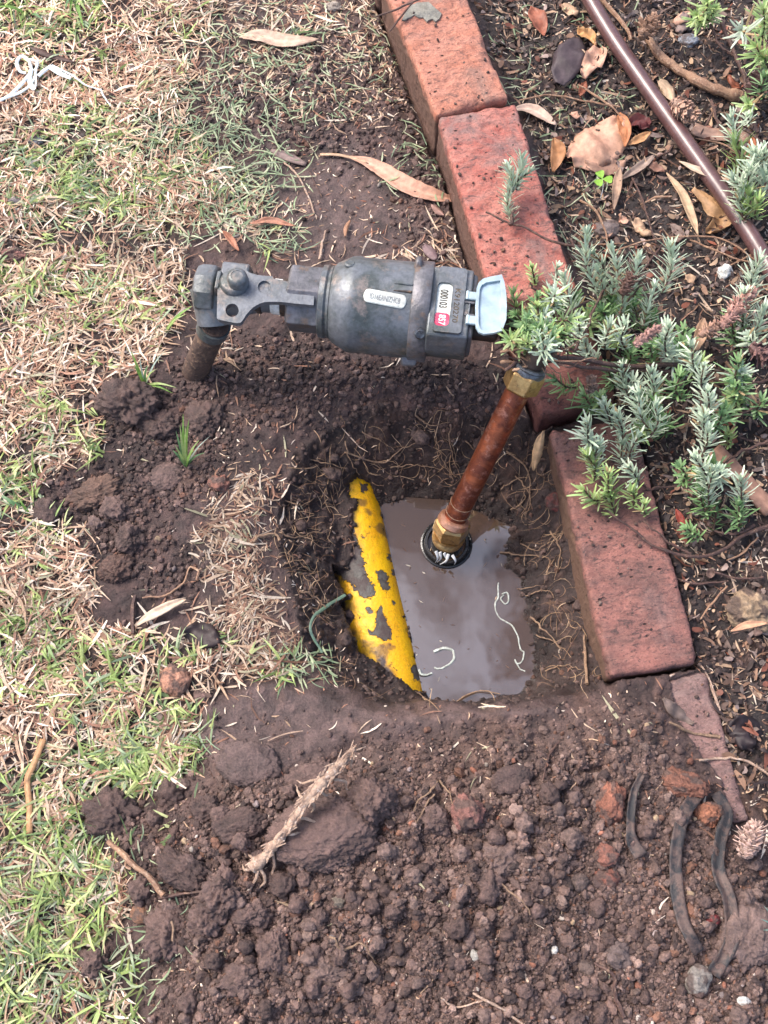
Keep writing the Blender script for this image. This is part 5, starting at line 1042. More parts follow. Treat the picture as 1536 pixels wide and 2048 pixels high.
M['stick'] = mat_mottled('pale_stick', (.34, .20, .12), (.22, .12, .075), (.48, .33, .22), .7, 0, 110, 500, .0008)
M['whitep'] = mat_mottled('white_plastic', (.74, .80, .80), (.66, .72, .70), None, .4, 0, 80, 300, .0002)
strand('string', 'string', 'pale string with a loop floating at the right side of the water', [(996, 1165), (997, 1190), (990, 1210), (996, 1232), (1022, 1250), (1036, 1275), (1040, 1296), (1048, 1305), (1044, 1322), (1034, 1326), (1030, 1318), (1040, 1338), (1050, 1342)], .0008, .0006, 'string', .0006, 60, z=[WZ + .0003, WZ - .0002, WZ + .0004, WZ + .0001, WZ + .0004])
strand('string', 'string', 'small knot of pale string at the upper end of the floating string', [(1004, 1188), (1014, 1186), (1018, 1200), (1010, 1208), (1002, 1198), (1008, 1190)], .0008, .0006, 'string', .0004, 26, z=[WZ + .0008] * 2)
strand('string', 'string', 'hooked white string floating beside the lower end of the yellow pipe', [(868, 1304), (888, 1297), (904, 1300), (908, 1314), (900, 1328), (880, 1338), (868, 1334)], .0016, .0008, 'string', .0005, 34, z=[WZ + .0004, WZ, WZ + .0005])
strand('string', 'string', 'white string tail leaving the yellow pipe into the water', [(838, 1338), (842, 1348), (852, 1350), (864, 1346)], .0014, .0009, 'string', .0002, 20, z=[WZ + .003, WZ + .0014])
strand('root', 'root', 'thin curved root lying across the near edge of the water', [(908, 1408), (930, 1392), (960, 1382), (1000, 1388)], .0008, .0005, 'rootfibre', .0002, 20, z=[WZ + .006, WZ + .004, WZ + .004])
wt = thing('plastic_tie', 'knotted white plastic tie lying in the dry grass at the upper left', 'plastic tie', G(60, 130))
for q_, rr_ in (([(-10, 204), (20, 190), (50, 160), (62, 140), (58, 122)], .0022), ([(0, 200), (40, 185), (64, 165), (72, 140)], .0018), ([(58, 122), (44, 112), (34, 124), (40, 142), (52, 146)], .0022), ([(60, 118), (74, 124), (70, 140), (60, 134)], .0016), ([(62, 140), (60, 165), (70, 178), (72, 150)], .0026), ([(76, 152), (90, 140), (102, 132)], .0026), ([(98, 132), (112, 142), (132, 152), (142, 156)], .0030), ([(104, 130), (140, 148), (172, 170), (202, 180)], .0010), ([(202, 178), (206, 190), (222, 212)], .0008)):
    strand('tie_strand', '', 'x', q_, rr_, rr_ * .8, 'whitep', .0003, 18, .009, parent=wt, flat=.45)
rt = thing('fibrous_root', 'thick pale fibrous root lying diagonally across the largest clod', 'root', G(620, 1610, .02))
rootpx = [(708, 1496), (690, 1520), (660, 1548), (630, 1582), (606, 1612), (580, 1650), (556, 1682), (530, 1712), (505, 1735)]
pts = wiggle(rootpx, .0006, 46, 0, 5, z=[.050, .062, .068, .070, .068, .062, .055, .050, .046]); rad = .0042 * (1 + .30 * vn2(np.arange(46) * .7, np.zeros(46))) * np.interp(np.linspace(0, 1, 46), [0, .1, .4, .6, 1], [.6, 1, 1.15, .7, 1.25])
M['rootbark'] = mat_mottled('root_bark', (.46, .32, .23), (.28, .18, .13), (.55, .44, .36), .7, 0, 130, 600, .0012)
MB().add(*g_tube(pts, rad, 12)).build('main_root', M['rootbark'], rt)
for q_ in ([(662, 1548), (640, 1556), (610, 1566), (594, 1562)], [(668, 1560), (690, 1562), (694, 1580)], [(600, 1634), (620, 1640), (640, 1652)], [(556, 1668), (585, 1668), (614, 1664)], [(530, 1712), (505, 1716), (496, 1706)], [(545, 1700), (548, 1735), (540, 1770)], [(520, 1722), (515, 1750), (502, 1775), (500, 1800)], [(505, 1735), (490, 1740), (484, 1728)], [(640, 1575), (650, 1590), (664, 1588)], [(612, 1600), (598, 1590), (592, 1570)], [(515, 1730), (530, 1760), (512, 1782)], [(690, 1515), (702, 1520), (700, 1535)], [(620, 1596), (628, 1612), (622, 1626)]):
    strand('side_root', '', 'x', q_, .0016, .0006, 'rootbark', .0006, 16, .012, z=[np.interp(q_[0][1], [1496, 1580, 1735], [.052, .068, .048]), .058 if q_[-1][1] < 1690 else .044, .052 if q_[-1][1] < 1690 else .036], parent=rt)
fb = MB()
for k in range(150):          # shreds of bark fibre along the main root
    i = random.randint(1, 43); a_ = random.uniform(0, 6.28); L_f = random.uniform(.004, .013); dd_ = (pts[min(i + 1, 45)] - pts[i - 1]); dd_ /= np.linalg.norm(dd_); o_f = np.array((math.cos(a_), math.sin(a_), random.uniform(0, 1))) * random.uniform(.1, .45) + dd_ * random.choice((-1, 1, 1)) * random.uniform(.7, 1.3)
    s0 = pts[i] + np.array((math.cos(a_), math.sin(a_), .4)) * rad[i] * .6; e_ = s0 + o_f / np.linalg.norm(o_f) * L_f
    fb.add(*g_tube(crom([s0, (s0 + e_) / 2 + (0, 0, .0015), e_], 5), np.linspace(random.uniform(.0007, .0016), .0004, 5), 5, .35))
fb.build('bark_fibre', M['rootbark'], rt)
strand('forked_stick', 'stick', 'pale brown stick leaning between the dark crumbly clod and the ball shaped clod', [(214, 1682), (240, 1702), (262, 1726), (290, 1748), (312, 1772), (326, 1790)], .0022, .0024, 'stick', .0008, 26, .012)
strand('twig', 'twig', 'small branch stub in the middle of the pale brown stick', [(258, 1712), (252, 1730), (262, 1738)], .0016, .0009, 'stick', .0004, 10, .012)
strand('stick', 'stick', 'thin dark stick lying right of the ball shaped clod', [(318, 1796), (350, 1790), (400, 1782)], .0016, .0012, 'twig', .0005, 18, .006)
strand('stick', 'stick', 'brown stick standing upright in the soil patch on the left lawn', [(270, 1190), (266, 1220), (266, 1268)], .0018, .0022, 'twig', .0005, 14, .004)
strand('grass_runner', 'grass runner', 'looping tan grass runner on the soil left of the hole', [(285, 1196), (330, 1190), (368, 1165), (380, 1135), (396, 1142), (392, 1160)], .0009, .0012, 'stick', .0008, 30, .004)
strand('root', 'root', 'thin root with a small knot forking down on the spoil heap, left branch', [(874, 1562), (862, 1580), (840, 1600), (822, 1625)], .0010, .0005, 'rootfibre', .0012, 24, .005)
strand('root', 'root', 'right branch of the small forked root on the spoil heap', [(880, 1562), (895, 1580), (906, 1608)], .0010, .0005, 'rootfibre', .0008, 18, .005)
strand('root', 'root', 'middle branch of the small forked root on the spoil heap', [(868, 1590), (850, 1615), (832, 1648)], .0009, .0004, 'rootfibre', .0010, 18, .005)
strand('root', 'root', 'wavy pale root near the bottom centre of the spoil heap', [(660, 1874), (690, 1898), (724, 1888), (742, 1912), (760, 1950)], .0011, .0006, 'rootfibre', .0016, 30, .004)
strand('root', 'root', 'long thin pale root running out of the bottom edge of the heap', [(945, 1985), (975, 2003), (1010, 2022), (1050, 2052)], .0010, .0010, 'rootbark', .0004, 22, .005)
strand('root', 'root', 'pale side root joining the root at the bottom edge', [(880, 1996), (915, 2014), (966, 2000)], .0008, .0008, 'rootbark', .0006, 20, .005)
strand('root', 'root', 'dark hooked root right of the angular brown stone', [(1190, 1926), (1225, 1948), (1232, 1990), (1250, 2035)], .0012, .0020, 'twig', .0010, 26, .005)
strand('root', 'root', 'wiry root sticking out of the lumpy light brown clod', [(998, 1758), (1020, 1785), (1050, 1808), (1060, 1830)], .0008, .0005, 'rootfibre', .0010, 22, .006)
strand('root', 'root', 'short pale root on the upright oval clod', [(342, 1842), (346, 1858), (344, 1882)], .0012, .0008, 'rootfibre', .0005, 12, .020)
strand('root', 'root', 'straight white sliver on the smooth mud above the largest clod', [(536, 1482), (570, 1468), (606, 1462)], .0007, .0006, 'rootbark', .0002, 12, .004)
strand('root', 'root', 'short knobbly root lying on the mud smeared brick', [(1338, 1444), (1380, 1464), (1440, 1474)], .0010, .0016, 'rootfibre', .0008, 22, .007)
strand('root', 'root', 'dark thin root at the upper middle of the spoil heap', [(1118, 1484), (1098, 1510), (1086, 1560)], .0009, .0007, 'twig', .0006, 18, .004)
strand('root', 'root', 'short pale upright root below the near corner of the fourth brick', [(1168, 1270), (1170, 1310), (1174, 1368)], .0008, .0018, 'rootfibre', .0006, 18, .006)
strand('root', 'root', 'bent root poking out of the mud right of the looping roots', [(1062, 1235), (1090, 1262), (1122, 1300)], .0010, .0005, 'rootfibre', .0012, 24, .008)
strand('root', 'root', 'curving grass stem on the bare soil left of the gum leaf', [(566, 322), (590, 345), (612, 380), (628, 428)], .0011, .0009, 'rootbark', .0006, 26, .003)
strand('root', 'root', 'slender dark stem right of the curving grass stem', [(618, 340), (632, 370), (644, 394)], .0006, .0006, 'twig', .0003, 14, .003)
strand('grass_runner', 'grass runner', 'tan runner lying along the left side of the meter, above the nut', [(640, 520), (644, 490), (650, 462)], .0016, .0011, 'rootbark', .0008, 16, .004)
strand('root', 'root', 'brown root curling over the left rim of the hole', [(505, 1085), (520, 1072), (548, 1068), (560, 1080)], .0016, .0012, 'rootfibre', .0008, 20, .004)
# longer roots on the hole walls
HR = [((690, 905), (760, 925), (800, 900), (840, 880)), ((870, 860), (880, 905), (905, 960)), ((900, 850), (902, 900), (925, 965)), ((830, 830), (860, 850), (900, 845)), ((780, 935), (830, 930), (880, 938)), ((1000, 1170), (1040, 1176), (1080, 1170)), ((1020, 1020), (1048, 1000), (1045, 960)), ((1030, 950), (1060, 990), (1050, 1040)), ((1000, 980), (1030, 960), (1060, 952)),
      ((1010, 900), (1050, 930), (1060, 985), (1048, 1030)), ((1070, 1270), (1100, 1278), (1130, 1300)), ((1040, 1085), (1075, 1100), (1108, 1070)), ((1000, 1104), (1040, 1108), (1090, 1112)), ((1050, 1190), (1090, 1180), (1110, 1195)), ((620, 920), (650, 925), (690, 935)), ((560, 1060), (590, 1075), (640, 1060)), ((570, 1000), (600, 1010), (640, 990)), ((560, 1130), (600, 1120), (630, 1140)), ((600, 1180), (640, 1200), (655, 1235)), ((720, 860), (760, 880), (790, 900)), ((930, 880), (960, 905), (1000, 900)), ((1100, 1060), (1120, 1100), (1110, 1160)), ((1090, 1340), (1130, 1330), (1165, 1340)), ((690, 880), (700, 920), (720, 950))]
for i, q_ in enumerate(HR):
    strand('root', 'root', near_label(['thicker tan' if i % 3 == 0 else 'thin tan'], 'root', q_[1][0], q_[1][1]), list(q_), .0007 if i % 3 else .0010, .0003, 'rootfibre', .0013, 26, .003, group='thin roots in the hole walls')
strand('hooked_grass', 'grass', 'long grey green blade hooked over the mud left of the yellow pipe', [(690, 1190), (650, 1215), (626, 1235), (622, 1265), (645, 1305)], .0016, .0012, 'leafgreen', .0003, 26, .005, flat=.3)

# brown irrigation pipe
ip = thing('irrigation_pipe', 'glossy brown plastic irrigation pipe running diagonally through the garden bed', 'pipe', G(1400, 320, .01))
q_ = crom([(a, b, 0) for a, b in [(1120, -120), (1172, -15), (1225, 75), (1282, 158), (1340, 240), (1400, 325), (1450, 395), (1500, 470), (1560, 570), (1660, 740)]], 60)
pts = np.array([P(a, b, .016) for a, b, _ in q_]); MB().add(*g_tube(pts, .0088, 28)).build('pipe_wall', M['poly'], ip, ang=60)
hp_ = P(1386, 283, .0245); hp_[2] = .0246
MB().add(*g_lathe(hp_ - (0, 0, .0012), hp_ + (0, 0, .001), [(0, .0016), (.0008, .0016)], 16)).build('outlet_hole_shade', M['ink_dark'], ip)  # dark disc set on the pipe, its colour standing for the shade inside the hole

# clover
cv = thing('clover', 'single bright green clover leaf in front of the broad ribbed leaf', 'clover', G(1205, 372))
cpt = P(1205, 358, .028); MB().add(*g_tube(crom([G(1200, 400), P(1206, 376, .016), cpt], 10), .0005, 6)).build('stalk', M['grass'], cv)
for k in range(3):
    a = R(90 + 120 * k + 20); u_ = np.array((math.cos(a), math.sin(a), 0)); v_ = np.array((-u_[1], u_[0], 0)); V = [cpt]
    for s_, wv in ((.004, .0035), (.0075, .0048), (.0095, .0040), (.0100, .0016)): V += [cpt + u_ * s_ + v_ * wv + (0, 0, .0012), cpt + u_ * s_, cpt + u_ * s_ - v_ * wv + (0, 0, .0012)]
    Fq = [(0, 1, 2), (0, 2, 3)] + [(1 + 3 * i + j, 4 + 3 * i + j, 5 + 3 * i + j, 2 + 3 * i + j) for i in range(3) for j in range(2)]
    MB().add(V, Fq, (.30, .55, .08)).build('leaflet', M['grass'], cv)
# the upright green tuft and green shoot
def tuft(name, label, px, py, blades, zb=None):
    p = G(px, py); tf_ = thing(name, label, 'grass tuft', p)
    for (ex, ey, ez, wv, c) in blades:
        e_ = P(ex, ey, ez); md = (p + e_) / 2 + (0, 0, .006); q = crom([p, md, e_], 9); V = []; T = (e_ - p); nn = np.array((-T[1], T[0], 0)); nn = nn / (np.linalg.norm(nn) + 1e-9)
        for i, s_ in enumerate(q):
            ww = wv / 2 * (1 - (i / 8.3) ** 2); V += [s_ + nn * ww, s_ - nn * ww]
        MB().add(V, [(2 * i, 2 * i + 1, 2 * i + 3, 2 * i + 2) for i in range(8)], c).build('blade', M['grass'], tf_)
gr = (.20, .36, .08); gy_ = (.34, .44, .16); gd = (.12, .24, .10); bl = (.36, .46, .38)
tuft('grass_tuft', 'upright green grass tuft growing beside the dark clods below the riser pipe', 372, 932, [(366, 828, .05, .0035, gr), (378, 838, .05, .003, gr), (352, 862, .03, .003, gd), (398, 880, .03, .003, gy_), (345, 900, .02, .003, gd), (410, 905, .015, .0025, gd), (360, 850, .045, .003, gy_), (420, 872, .02, .0016, bl), (388, 900, .03, .003, gr), (350, 890, .03, .0025, gy_), (372, 850, .05, .0025, gy_)])
tuft('grass_tuft', 'sparse green grass shoots beside the riser pipe', 290, 770, [(262, 702, .03, .003, gr), (280, 715, .03, .002, bl), (345, 786, .012, .003, gr), (310, 740, .03, .003, gy_), (330, 700, .02, .002, bl), (296, 730, .025, .003, gd), (268, 730, .03, .003, gr), (352, 775, .02, .003, gy_)])
tuft('grass_tuft', 'single long green blade touching the end nut of the stop valve', 330, 665, [(384, 612, .03, .0045, gr), (372, 628, .03, .003, gy_)])
tuft('grass_tuft', 'tiny bright green shoot in the loose soil below the fibrous root', 498, 1846, [(502, 1815, .035, .004, (.07, .28, .06))])
tuft('grass_tuft', 'long green blades crossing at the far left edge of the lawn', 60, 1030, [(-8, 985, .012, .005, gd), (40, 1000, .02, .003, gr)])
tuft('grass_tuft', 'broad green blades at the top left corner', 60, 30, [(-10, 14, .02, .005, gr), (118, 22, .02, .005, gy_), (30, 0, .03, .004, gr), (90, 44, .015, .004, gd)])
tuft('grass_tuft', 'broad green blades hanging in from the top edge', 150, -8, [(168, 58, .01, .005, gr), (140, 32, .015, .004, gr), (130, 20, .02, .004, gd), (176, 30, .015, .004, gy_)])

# ------------------------------------------------------------------ lavender
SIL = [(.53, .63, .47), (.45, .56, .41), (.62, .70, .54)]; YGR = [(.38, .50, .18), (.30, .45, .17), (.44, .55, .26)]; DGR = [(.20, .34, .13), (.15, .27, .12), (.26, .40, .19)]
def needles(mb, base, tip, Ln, col_, dens=1.0, spread=55, wn=.0021):
    base = np.asarray(base, float); tip = np.asarray(tip, float); Ls = np.linalg.norm(tip - base) + 1e-6; d, u, v = frame(tip - base)
    nwh = max(2, int(Ls / .0056 * dens)); path = crom([base, (base + tip) / 2 + u * random.uniform(-.2, .2) * Ls + v * random.uniform(-.12, .12) * Ls, tip], nwh + 1)
    for i in range(nwh + 1):
        t = i / nwh; end = t > .86; k_ = random.randint(6, 9) if not end else 11
        for j in range(k_):
            a = 2 * math.pi * (j + random.random() * .5) / k_ + i * 1.1; out = u * math.cos(a) + v * math.sin(a)
            sp = R(spread * random.uniform(.7, 1.2) * (1 - .45 * t ** 3)); dr_ = d * math.cos(sp) + out * math.sin(sp)
            L_n = Ln * random.uniform(.5, 1.25) * (.75 + .45 * math.sin(math.pi * min(1, t * .9 + .1))); p0 = path[i]; sd2 = np.cross(dr_, out); sd2 /= np.linalg.norm(sd2) + 1e-9
            cv_ = out * random.uniform(-.25, .35) + sd2 * random.uniform(-.3, .3); cc_ = (np.array(random.choice(col_)) if random.random() > .04 else np.array((.42, .30, .16))) * random.uniform(.78, 1.2)
            V = []; CCv = []; KN = 4
            for q in range(KN + 1):
                s_ = q / KN; pt_ = p0 + dr_ * L_n * s_ + cv_ * L_n * s_ * s_ * .6 + np.array((0, 0, -.12 * L_n * s_ * s_)); ww = wn / 2 * (.6 + .5 * math.sin(math.pi * min(1, s_ * .75 + .12))) * (1 if q < KN else .6)
                up_n = np.cross(dr_, sd2); V += [pt_ + sd2 * ww, pt_ + up_n * ww * .35, pt_ - sd2 * ww]; c_ = np.clip(cc_ * (.82 + .30 * s_), 0, 1); CCv += [(*c_, 1)] * 3
            mb.add(V, [(3 * q + e_, 3 * q + e_ + 1, 3 * q + e_ + 4, 3 * q + e_ + 3) for q in range(KN) for e_ in (0, 1)], np.array(CCv))
    return path
plant = thing('lavender_plant', 'silvery green lavender bush spreading over the bricks beside the meter', 'lavender bush', G(1330, 760))
plant2 = thing('lavender_plant', 'silvery lavender clump at the upper right edge beyond the irrigation pipe', 'lavender bush', G(1500, 420))
plant3 = thing('lavender_plant', 'sparse yellow green lavender shoots at the top right corner', 'lavender bush', G(1460, 120))
def sprig(pl, tip, base, zt, zb, Ln=.0105, c=SIL, dens=1.0, spread=52, wn=.0021, stem=True):
    mb = MB(); a = P(*base, zb); b_ = P(*tip, zt); path = needles(mb, a, b_, Ln, c, dens, spread, wn)
    o_ = mb.build('sprig', M['needle'], pl, ang=0)
    if stem: MB().add(*g_tube(path, np.linspace(.0011, .0007, len(path)), 6)).build('stem', M['twig'], o_ if False else pl)
    return o_
z6 = lambda x, y: (1000 + x / 2.866, 440 + y / 2.866)
SP = [((500, 90), (560, 420), .085, .060, 0, 1.1), ((640, 180), (640, 430), .08, .06, 0, 1), ((790, 235), (740, 420), .075, .06, 0, 1), ((975, 160), (930, 420), .085, .055, 0, 1.2), ((370, 335), (430, 560), .08, .06, 0, 1.1), ((185, 280), (200, 370), .065, .05, 1, .7), ((325, 280), (280, 390), .07, .055, 0, .7), ((75, 430), (90, 620), .135, .12, 1, .8),
      ((205, 480), (225, 590), .13, .115, 2, .8), ((300, 495), (290, 640), .125, .11, 2, .8), ((120, 620), (130, 710), .135, .12, 1, .6), ((170, 560), (190, 690), .13, .12, 1, .8), ((240, 600), (230, 720), .13, .12, 2, .9), ((160, 660), (210, 740), .125, .12, 2, .8), ((450, 565), (470, 670), .085, .06, 0, .8), ((630, 615), (600, 740), .08, .055, 0, .9), ((720, 610), (720, 740), .08, .055, 0, .9), ((970, 620), (955, 790), .08, .05, 0, 1), ((490, 700), (560, 800), .07, .05, 0, .8),
      ((880, 400), (820, 610), .07, .05, 0, 1), ((700, 400), (690, 600), .065, .05, 0, .9), ((560, 300), (570, 480), .07, .05, 0, .9), ((560, 500), (600, 640), .055, .04, 2, .9), ((400, 640), (420, 770), .055, .045, 2, .8), ((640, 480), (660, 640), .05, .035, 2, .9), ((770, 500), (760, 620), .05, .035, 2, .9), ((1100, 730), (1130, 880), .08, .06, 0, .9),
      ((1165, 850), (1155, 1010), .085, .06, 0, .95), ((1190, 990), (1165, 1150), .08, .055, 0, .95), ((1170, 1120), (1160, 1260), .075, .05, 0, .9), ((1190, 1220), (1150, 1370), .07, .045, 0, .95), ((1120, 1370), (1190, 1560), .065, .035, 0, .9), ((1220, 1440), (1200, 1640), .055, .03, 0, .9), ((1150, 1560), (1190, 1700), .04, .02, 2, .8), ((1030, 905), (1040, 1030), .06, .04, 2, 1),
      ((1370, 825), (1370, 960), .06, .04, 2, 1.1), ((1490, 245), (1440, 420), .07, .04, 0, 1.25), ((1400, 430), (1390, 620), .06, .03, 0, 1.2), ((1510, 520), (1430, 700), .055, .03, 0, 1.2), ((1330, 560), (1370, 740), .045, .02, 2, 1.1), ((700, 850), (760, 1060), .065, .04, 0, 1), ((860, 880), (820, 1080), .065, .04, 0, 1), ((800, 1010), (850, 1200), .065, .045, 0, 1),
      ((890, 1080), (850, 1250), .06, .04, 0, 1), ((600, 1060), (640, 1180), .06, .04, 0, .95), ((670, 1130), (700, 1290), .06, .035, 0, 1), ((790, 1250), (740, 1370), .05, .03, 0, 1), ((505, 1170), (570, 1330), .07, .035, 0, 1.1), ((570, 1290), (545, 1470), .055, .03, 0, .9), ((500, 1360), (540, 1500), .05, .03, 1, .9), ((740, 1425), (790, 1500), .04, .025, 0, .9),
      ((485, 1550), (570, 1610), .04, .022, 1, .9), ((620, 1460), (640, 1610), .05, .022, 1, .95), ((600, 1590), (660, 1690), .035, .018, 1, .85), ((750, 1560), (765, 1640), .035, .02, 1, .8), ((830, 1630), (835, 1690), .03, .018, 1, .75), ((485, 1010), (530, 1080), .05, .035, 2, 1), ((330, 920), (440, 960), .05, .04, 2, 1), ((700, 1290), (720, 1420), .04, .025, 0, .9),
      ((1075, 1770), (1140, 1820), .025, .012, 2, .7), ((1380, 1500), (1380, 1640), .04, .02, 0, 1.1), ((1370, 1640), (1370, 1760), .03, .012, 2, 1), ((1310, 1225), (1310, 1290), .03, .012, 1, .7), ((1500, 1040), (1470, 1120), .04, .02, 2, 1), ((1240, 1640), (1220, 1780), .02, .01, 2, .7), ((860, 730), (880, 820), .06, .045, 2, .9), ((620, 860), (660, 960), .045, .03, 2, 1), ((540, 200), (600, 330), .075, .06, 0, .8), ((870, 560), (850, 690), .05, .04, 2, .9)]
for (tp, bs, zt, zb, ci_, k_) in SP:
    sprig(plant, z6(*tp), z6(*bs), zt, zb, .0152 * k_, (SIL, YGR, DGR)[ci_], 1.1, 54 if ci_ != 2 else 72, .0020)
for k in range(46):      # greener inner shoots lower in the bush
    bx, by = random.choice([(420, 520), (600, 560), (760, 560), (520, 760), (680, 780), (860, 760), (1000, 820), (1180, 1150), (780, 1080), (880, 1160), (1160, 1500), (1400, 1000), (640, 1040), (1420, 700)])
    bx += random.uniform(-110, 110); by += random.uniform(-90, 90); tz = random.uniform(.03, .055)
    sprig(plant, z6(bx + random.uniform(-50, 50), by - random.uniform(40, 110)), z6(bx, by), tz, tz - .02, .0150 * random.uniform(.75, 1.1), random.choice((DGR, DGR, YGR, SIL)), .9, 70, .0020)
z5 = lambda x, y: (740 + x / 3.072, y / 3.072)
for tp, bs, zt, zb, k_ in (((930, 975), (880, 1150), .085, .072, .95), ((850, 1030), (878, 1180), .08, .07, .9), ((980, 1060), (900, 1170), .08, .07, .8), ((862, 1150), (880, 1370), .075, .055, .85)):
    sprig(plant, z5(*tp), z5(*bs), zt, zb, .0150 * k_, SIL, 1.5, 58, .0019)
t1_ = lambda x, y: (1000 + x / 2.866, y / 2.866)
for tp, bs, zt, zb, ci_, k_ in (((1330, 690), (1345, 830), .05, .03, 0, 1), ((1350, 830), (1350, 1000), .035, .02, 1, 1.2), ((1460, 880), (1510, 1040), .06, .03, 0, 1), ((1340, 1030), (1400, 1180), .05, .03, 0, 1), ((1430, 980), (1440, 1120), .055, .03, 0, 1.1), ((1520, 1010), (1500, 1150), .05, .03, 0, 1), ((1420, 1130), (1390, 1270), .04, .02, 1, 1), ((1520, 880), (1540, 1000), .06, .03, 0, 1), ((1370, 1160), (1380, 1290), .035, .02, 0, .9), ((1480, 1160), (1470, 1260), .04, .02, 1, .9)):
    sprig(plant2, t1_(*tp), t1_(*bs), zt, zb, .0185 * k_, (SIL, YGR, DGR)[ci_])
for tp, bs, zt, zb, ci_, k_ in (((1385, 175), (1390, 200), .05, .035, 0, 1.3), ((1190, 15), (1190, 120), .05, .02, 1, 1), ((1130, 90), (1165, 130), .04, .02, 1, .9), ((1225, 60), (1190, 120), .04, .02, 1, .8), ((1510, 60), (1500, 220), .06, .02, 1, 1.2), ((1470, 270), (1540, 330), .05, .03, 1, 1.2), ((1520, 340), (1530, 440), .04, .02, 1, 1.1), ((1515, 450), (1500, 560), .04, .02, 2, 1), ((1425, 600), (1430, 620), .02, .012, 1, .9), ((1420, 670), (1425, 710), .02, .012, 0, .8)):
    sprig(plant3, t1_(*tp), t1_(*bs), zt, zb, .0165 * k_, (SIL, YGR, DGR)[ci_], .9, 62)
def branch(pl, pxs, zs, r0, r1, m=30, amp=.0012, mat='twig'):
    pts = wiggle(pxs, amp, m, 0, pxs[0][0] % 17, z=zs); rad = np.linspace(r0, r1, m) * (1 + .25 * vn2(np.arange(m) * .9, np.zeros(m) + 5))
    return MB().add(*g_tube(pts, rad, 8)).build('branch', M[mat], pl)
for pxs, zs, r0, r1 in (([(1300, 570), (1240, 520), (1180, 497), (1110, 484), (1050, 456), (1022, 448), (974, 424)], [.04, .055, .06, .06, .062], .0016, .0010), ([(1022, 450), (1024, 436), (1028, 420)], [.060, .066], .0022, .0013), ([(1145, 482), (1152, 500), (1178, 520), (1190, 535)], [.06, .055, .05], .0011, .0009),
                        ([(1400, 735), (1330, 728), (1260, 733), (1180, 722), (1120, 716), (1060, 718), (1030, 704)], [.03, .045, .06, .075, .095, .115, .12], .0024, .0018), ([(1360, 745), (1290, 742), (1200, 738), (1120, 724), (1070, 690), (1010, 690)], [.03, .05, .07, .1, .115, .12], .0022, .0010), ([(1120, 716), (1080, 700), (1058, 680), (1050, 655)], [.1, .115, .12], .0014, .0009), ([(1180, 600), (1120, 640), (1080, 676), (1020, 700)], [.06, .08, .1, .12], .0012, .0014),
                        ([(1150, 700), (1180, 640), (1200, 590), (1250, 530)], [.07, .065, .06], .0014, .0010), ([(1260, 660), (1230, 640), (1260, 600), (1290, 560)], [.05, .055, .06], .0013, .0009), ([(1100, 600), (1070, 580), (1060, 566)], [.05, .055, .06], .0012, .0009), ([(1400, 740), (1460, 770), (1540, 762)], [.03, .025, .02], .0020, .0015),
                        ([(1215, 1020), (1262, 1058), (1310, 1092), (1390, 1114), (1450, 1098), (1490, 1068), (1560, 1048)], [.026, .020, .016, .012, .012, .010, .010], .0009, .0022), ([(1285, 1040), (1320, 1070), (1350, 1092), (1380, 1108)], [.020, .018, .014, .012], .0008, .0014), ([(1425, 1060), (1470, 1068), (1510, 1050)], [.012, .012, .010], .0011, .0014), ([(1418, 1052), (1418, 1010), (1416, 970)], [.012, .02, .03], .0026, .0016),
                        ([(1300, 980), (1270, 960), (1275, 930)], [.012, .025, .035], .0010, .0009), ([(1270, 990), (1320, 975), (1390, 970)], [.012, .010, .010], .0012, .0010), ([(1440, 930), (1490, 900), (1545, 880)], [.01, .02, .03], .0012, .0016), ([(1420, 860), (1480, 830), (1545, 790)], [.01, .03, .04], .0014, .0018), ([(1404, 780), (1404, 860), (1400, 930)], [.05, .045, .035], .0013, .0010)):
    branch(plant, pxs, zs, r0, r1)
for k in range(30):
    cx_, cy_ = ((random.uniform(1058, 1100), random.uniform(672, 712)) if k % 2 else (random.uniform(1035, 1130), random.uniform(610, 700))); a_ = random.uniform(-2.7, -.4)
    sprig(plant, (cx_ + math.cos(a_) * 26, cy_ + math.sin(a_) * 26), (cx_, cy_), random.uniform(.138, .150), random.uniform(.126, .132), .0130 * random.uniform(.8, 1.1), random.choice((YGR, DGR, DGR, SIL)), 1.0, 66, .0018)
for k in range(60):
    cx_, cy_ = random.uniform(1025, 1140), random.uniform(640, 728); a_ = random.uniform(-.7, .7) + (0 if k % 3 else 1.2); q_ = random.uniform(25, 55); zz_ = random.uniform(.118, .135)
    branch(plant, [(cx_ - math.cos(a_) * q_, cy_ - math.sin(a_) * q_), (cx_, cy_ + random.uniform(-8, 8)), (cx_ + math.cos(a_) * q_, cy_ + math.sin(a_) * q_)], [zz_, zz_ + .004, zz_ - .006], random.uniform(.0007, .0016), .0005, 12, .0016, random.choice(['twig', 'twig', 'stick']))
for pl, pxs, zs, r0, r1 in ((plant2, [(1460, 240), (1490, 260), (1545, 300)], [.03, .035, .04], .0016, .0013), (plant2, [(1500, 430), (1470, 400), (1430, 380)], [.01, .015, .02], .0018, .0012), (plant3, [(1440, 40), (1470, 110), (1490, 160), (1500, 220)], [.02, .02, .015], .0024, .0016), (plant3, [(1420, 50), (1440, 90), (1480, 120)], [.02, .018, .015], .0015, .0012), (plant3, [(1520, 0), (1500, 60), (1490, 130)], [.03, .02, .015], .0020, .0016)):
    branch(pl, pxs, zs, r0, r1)
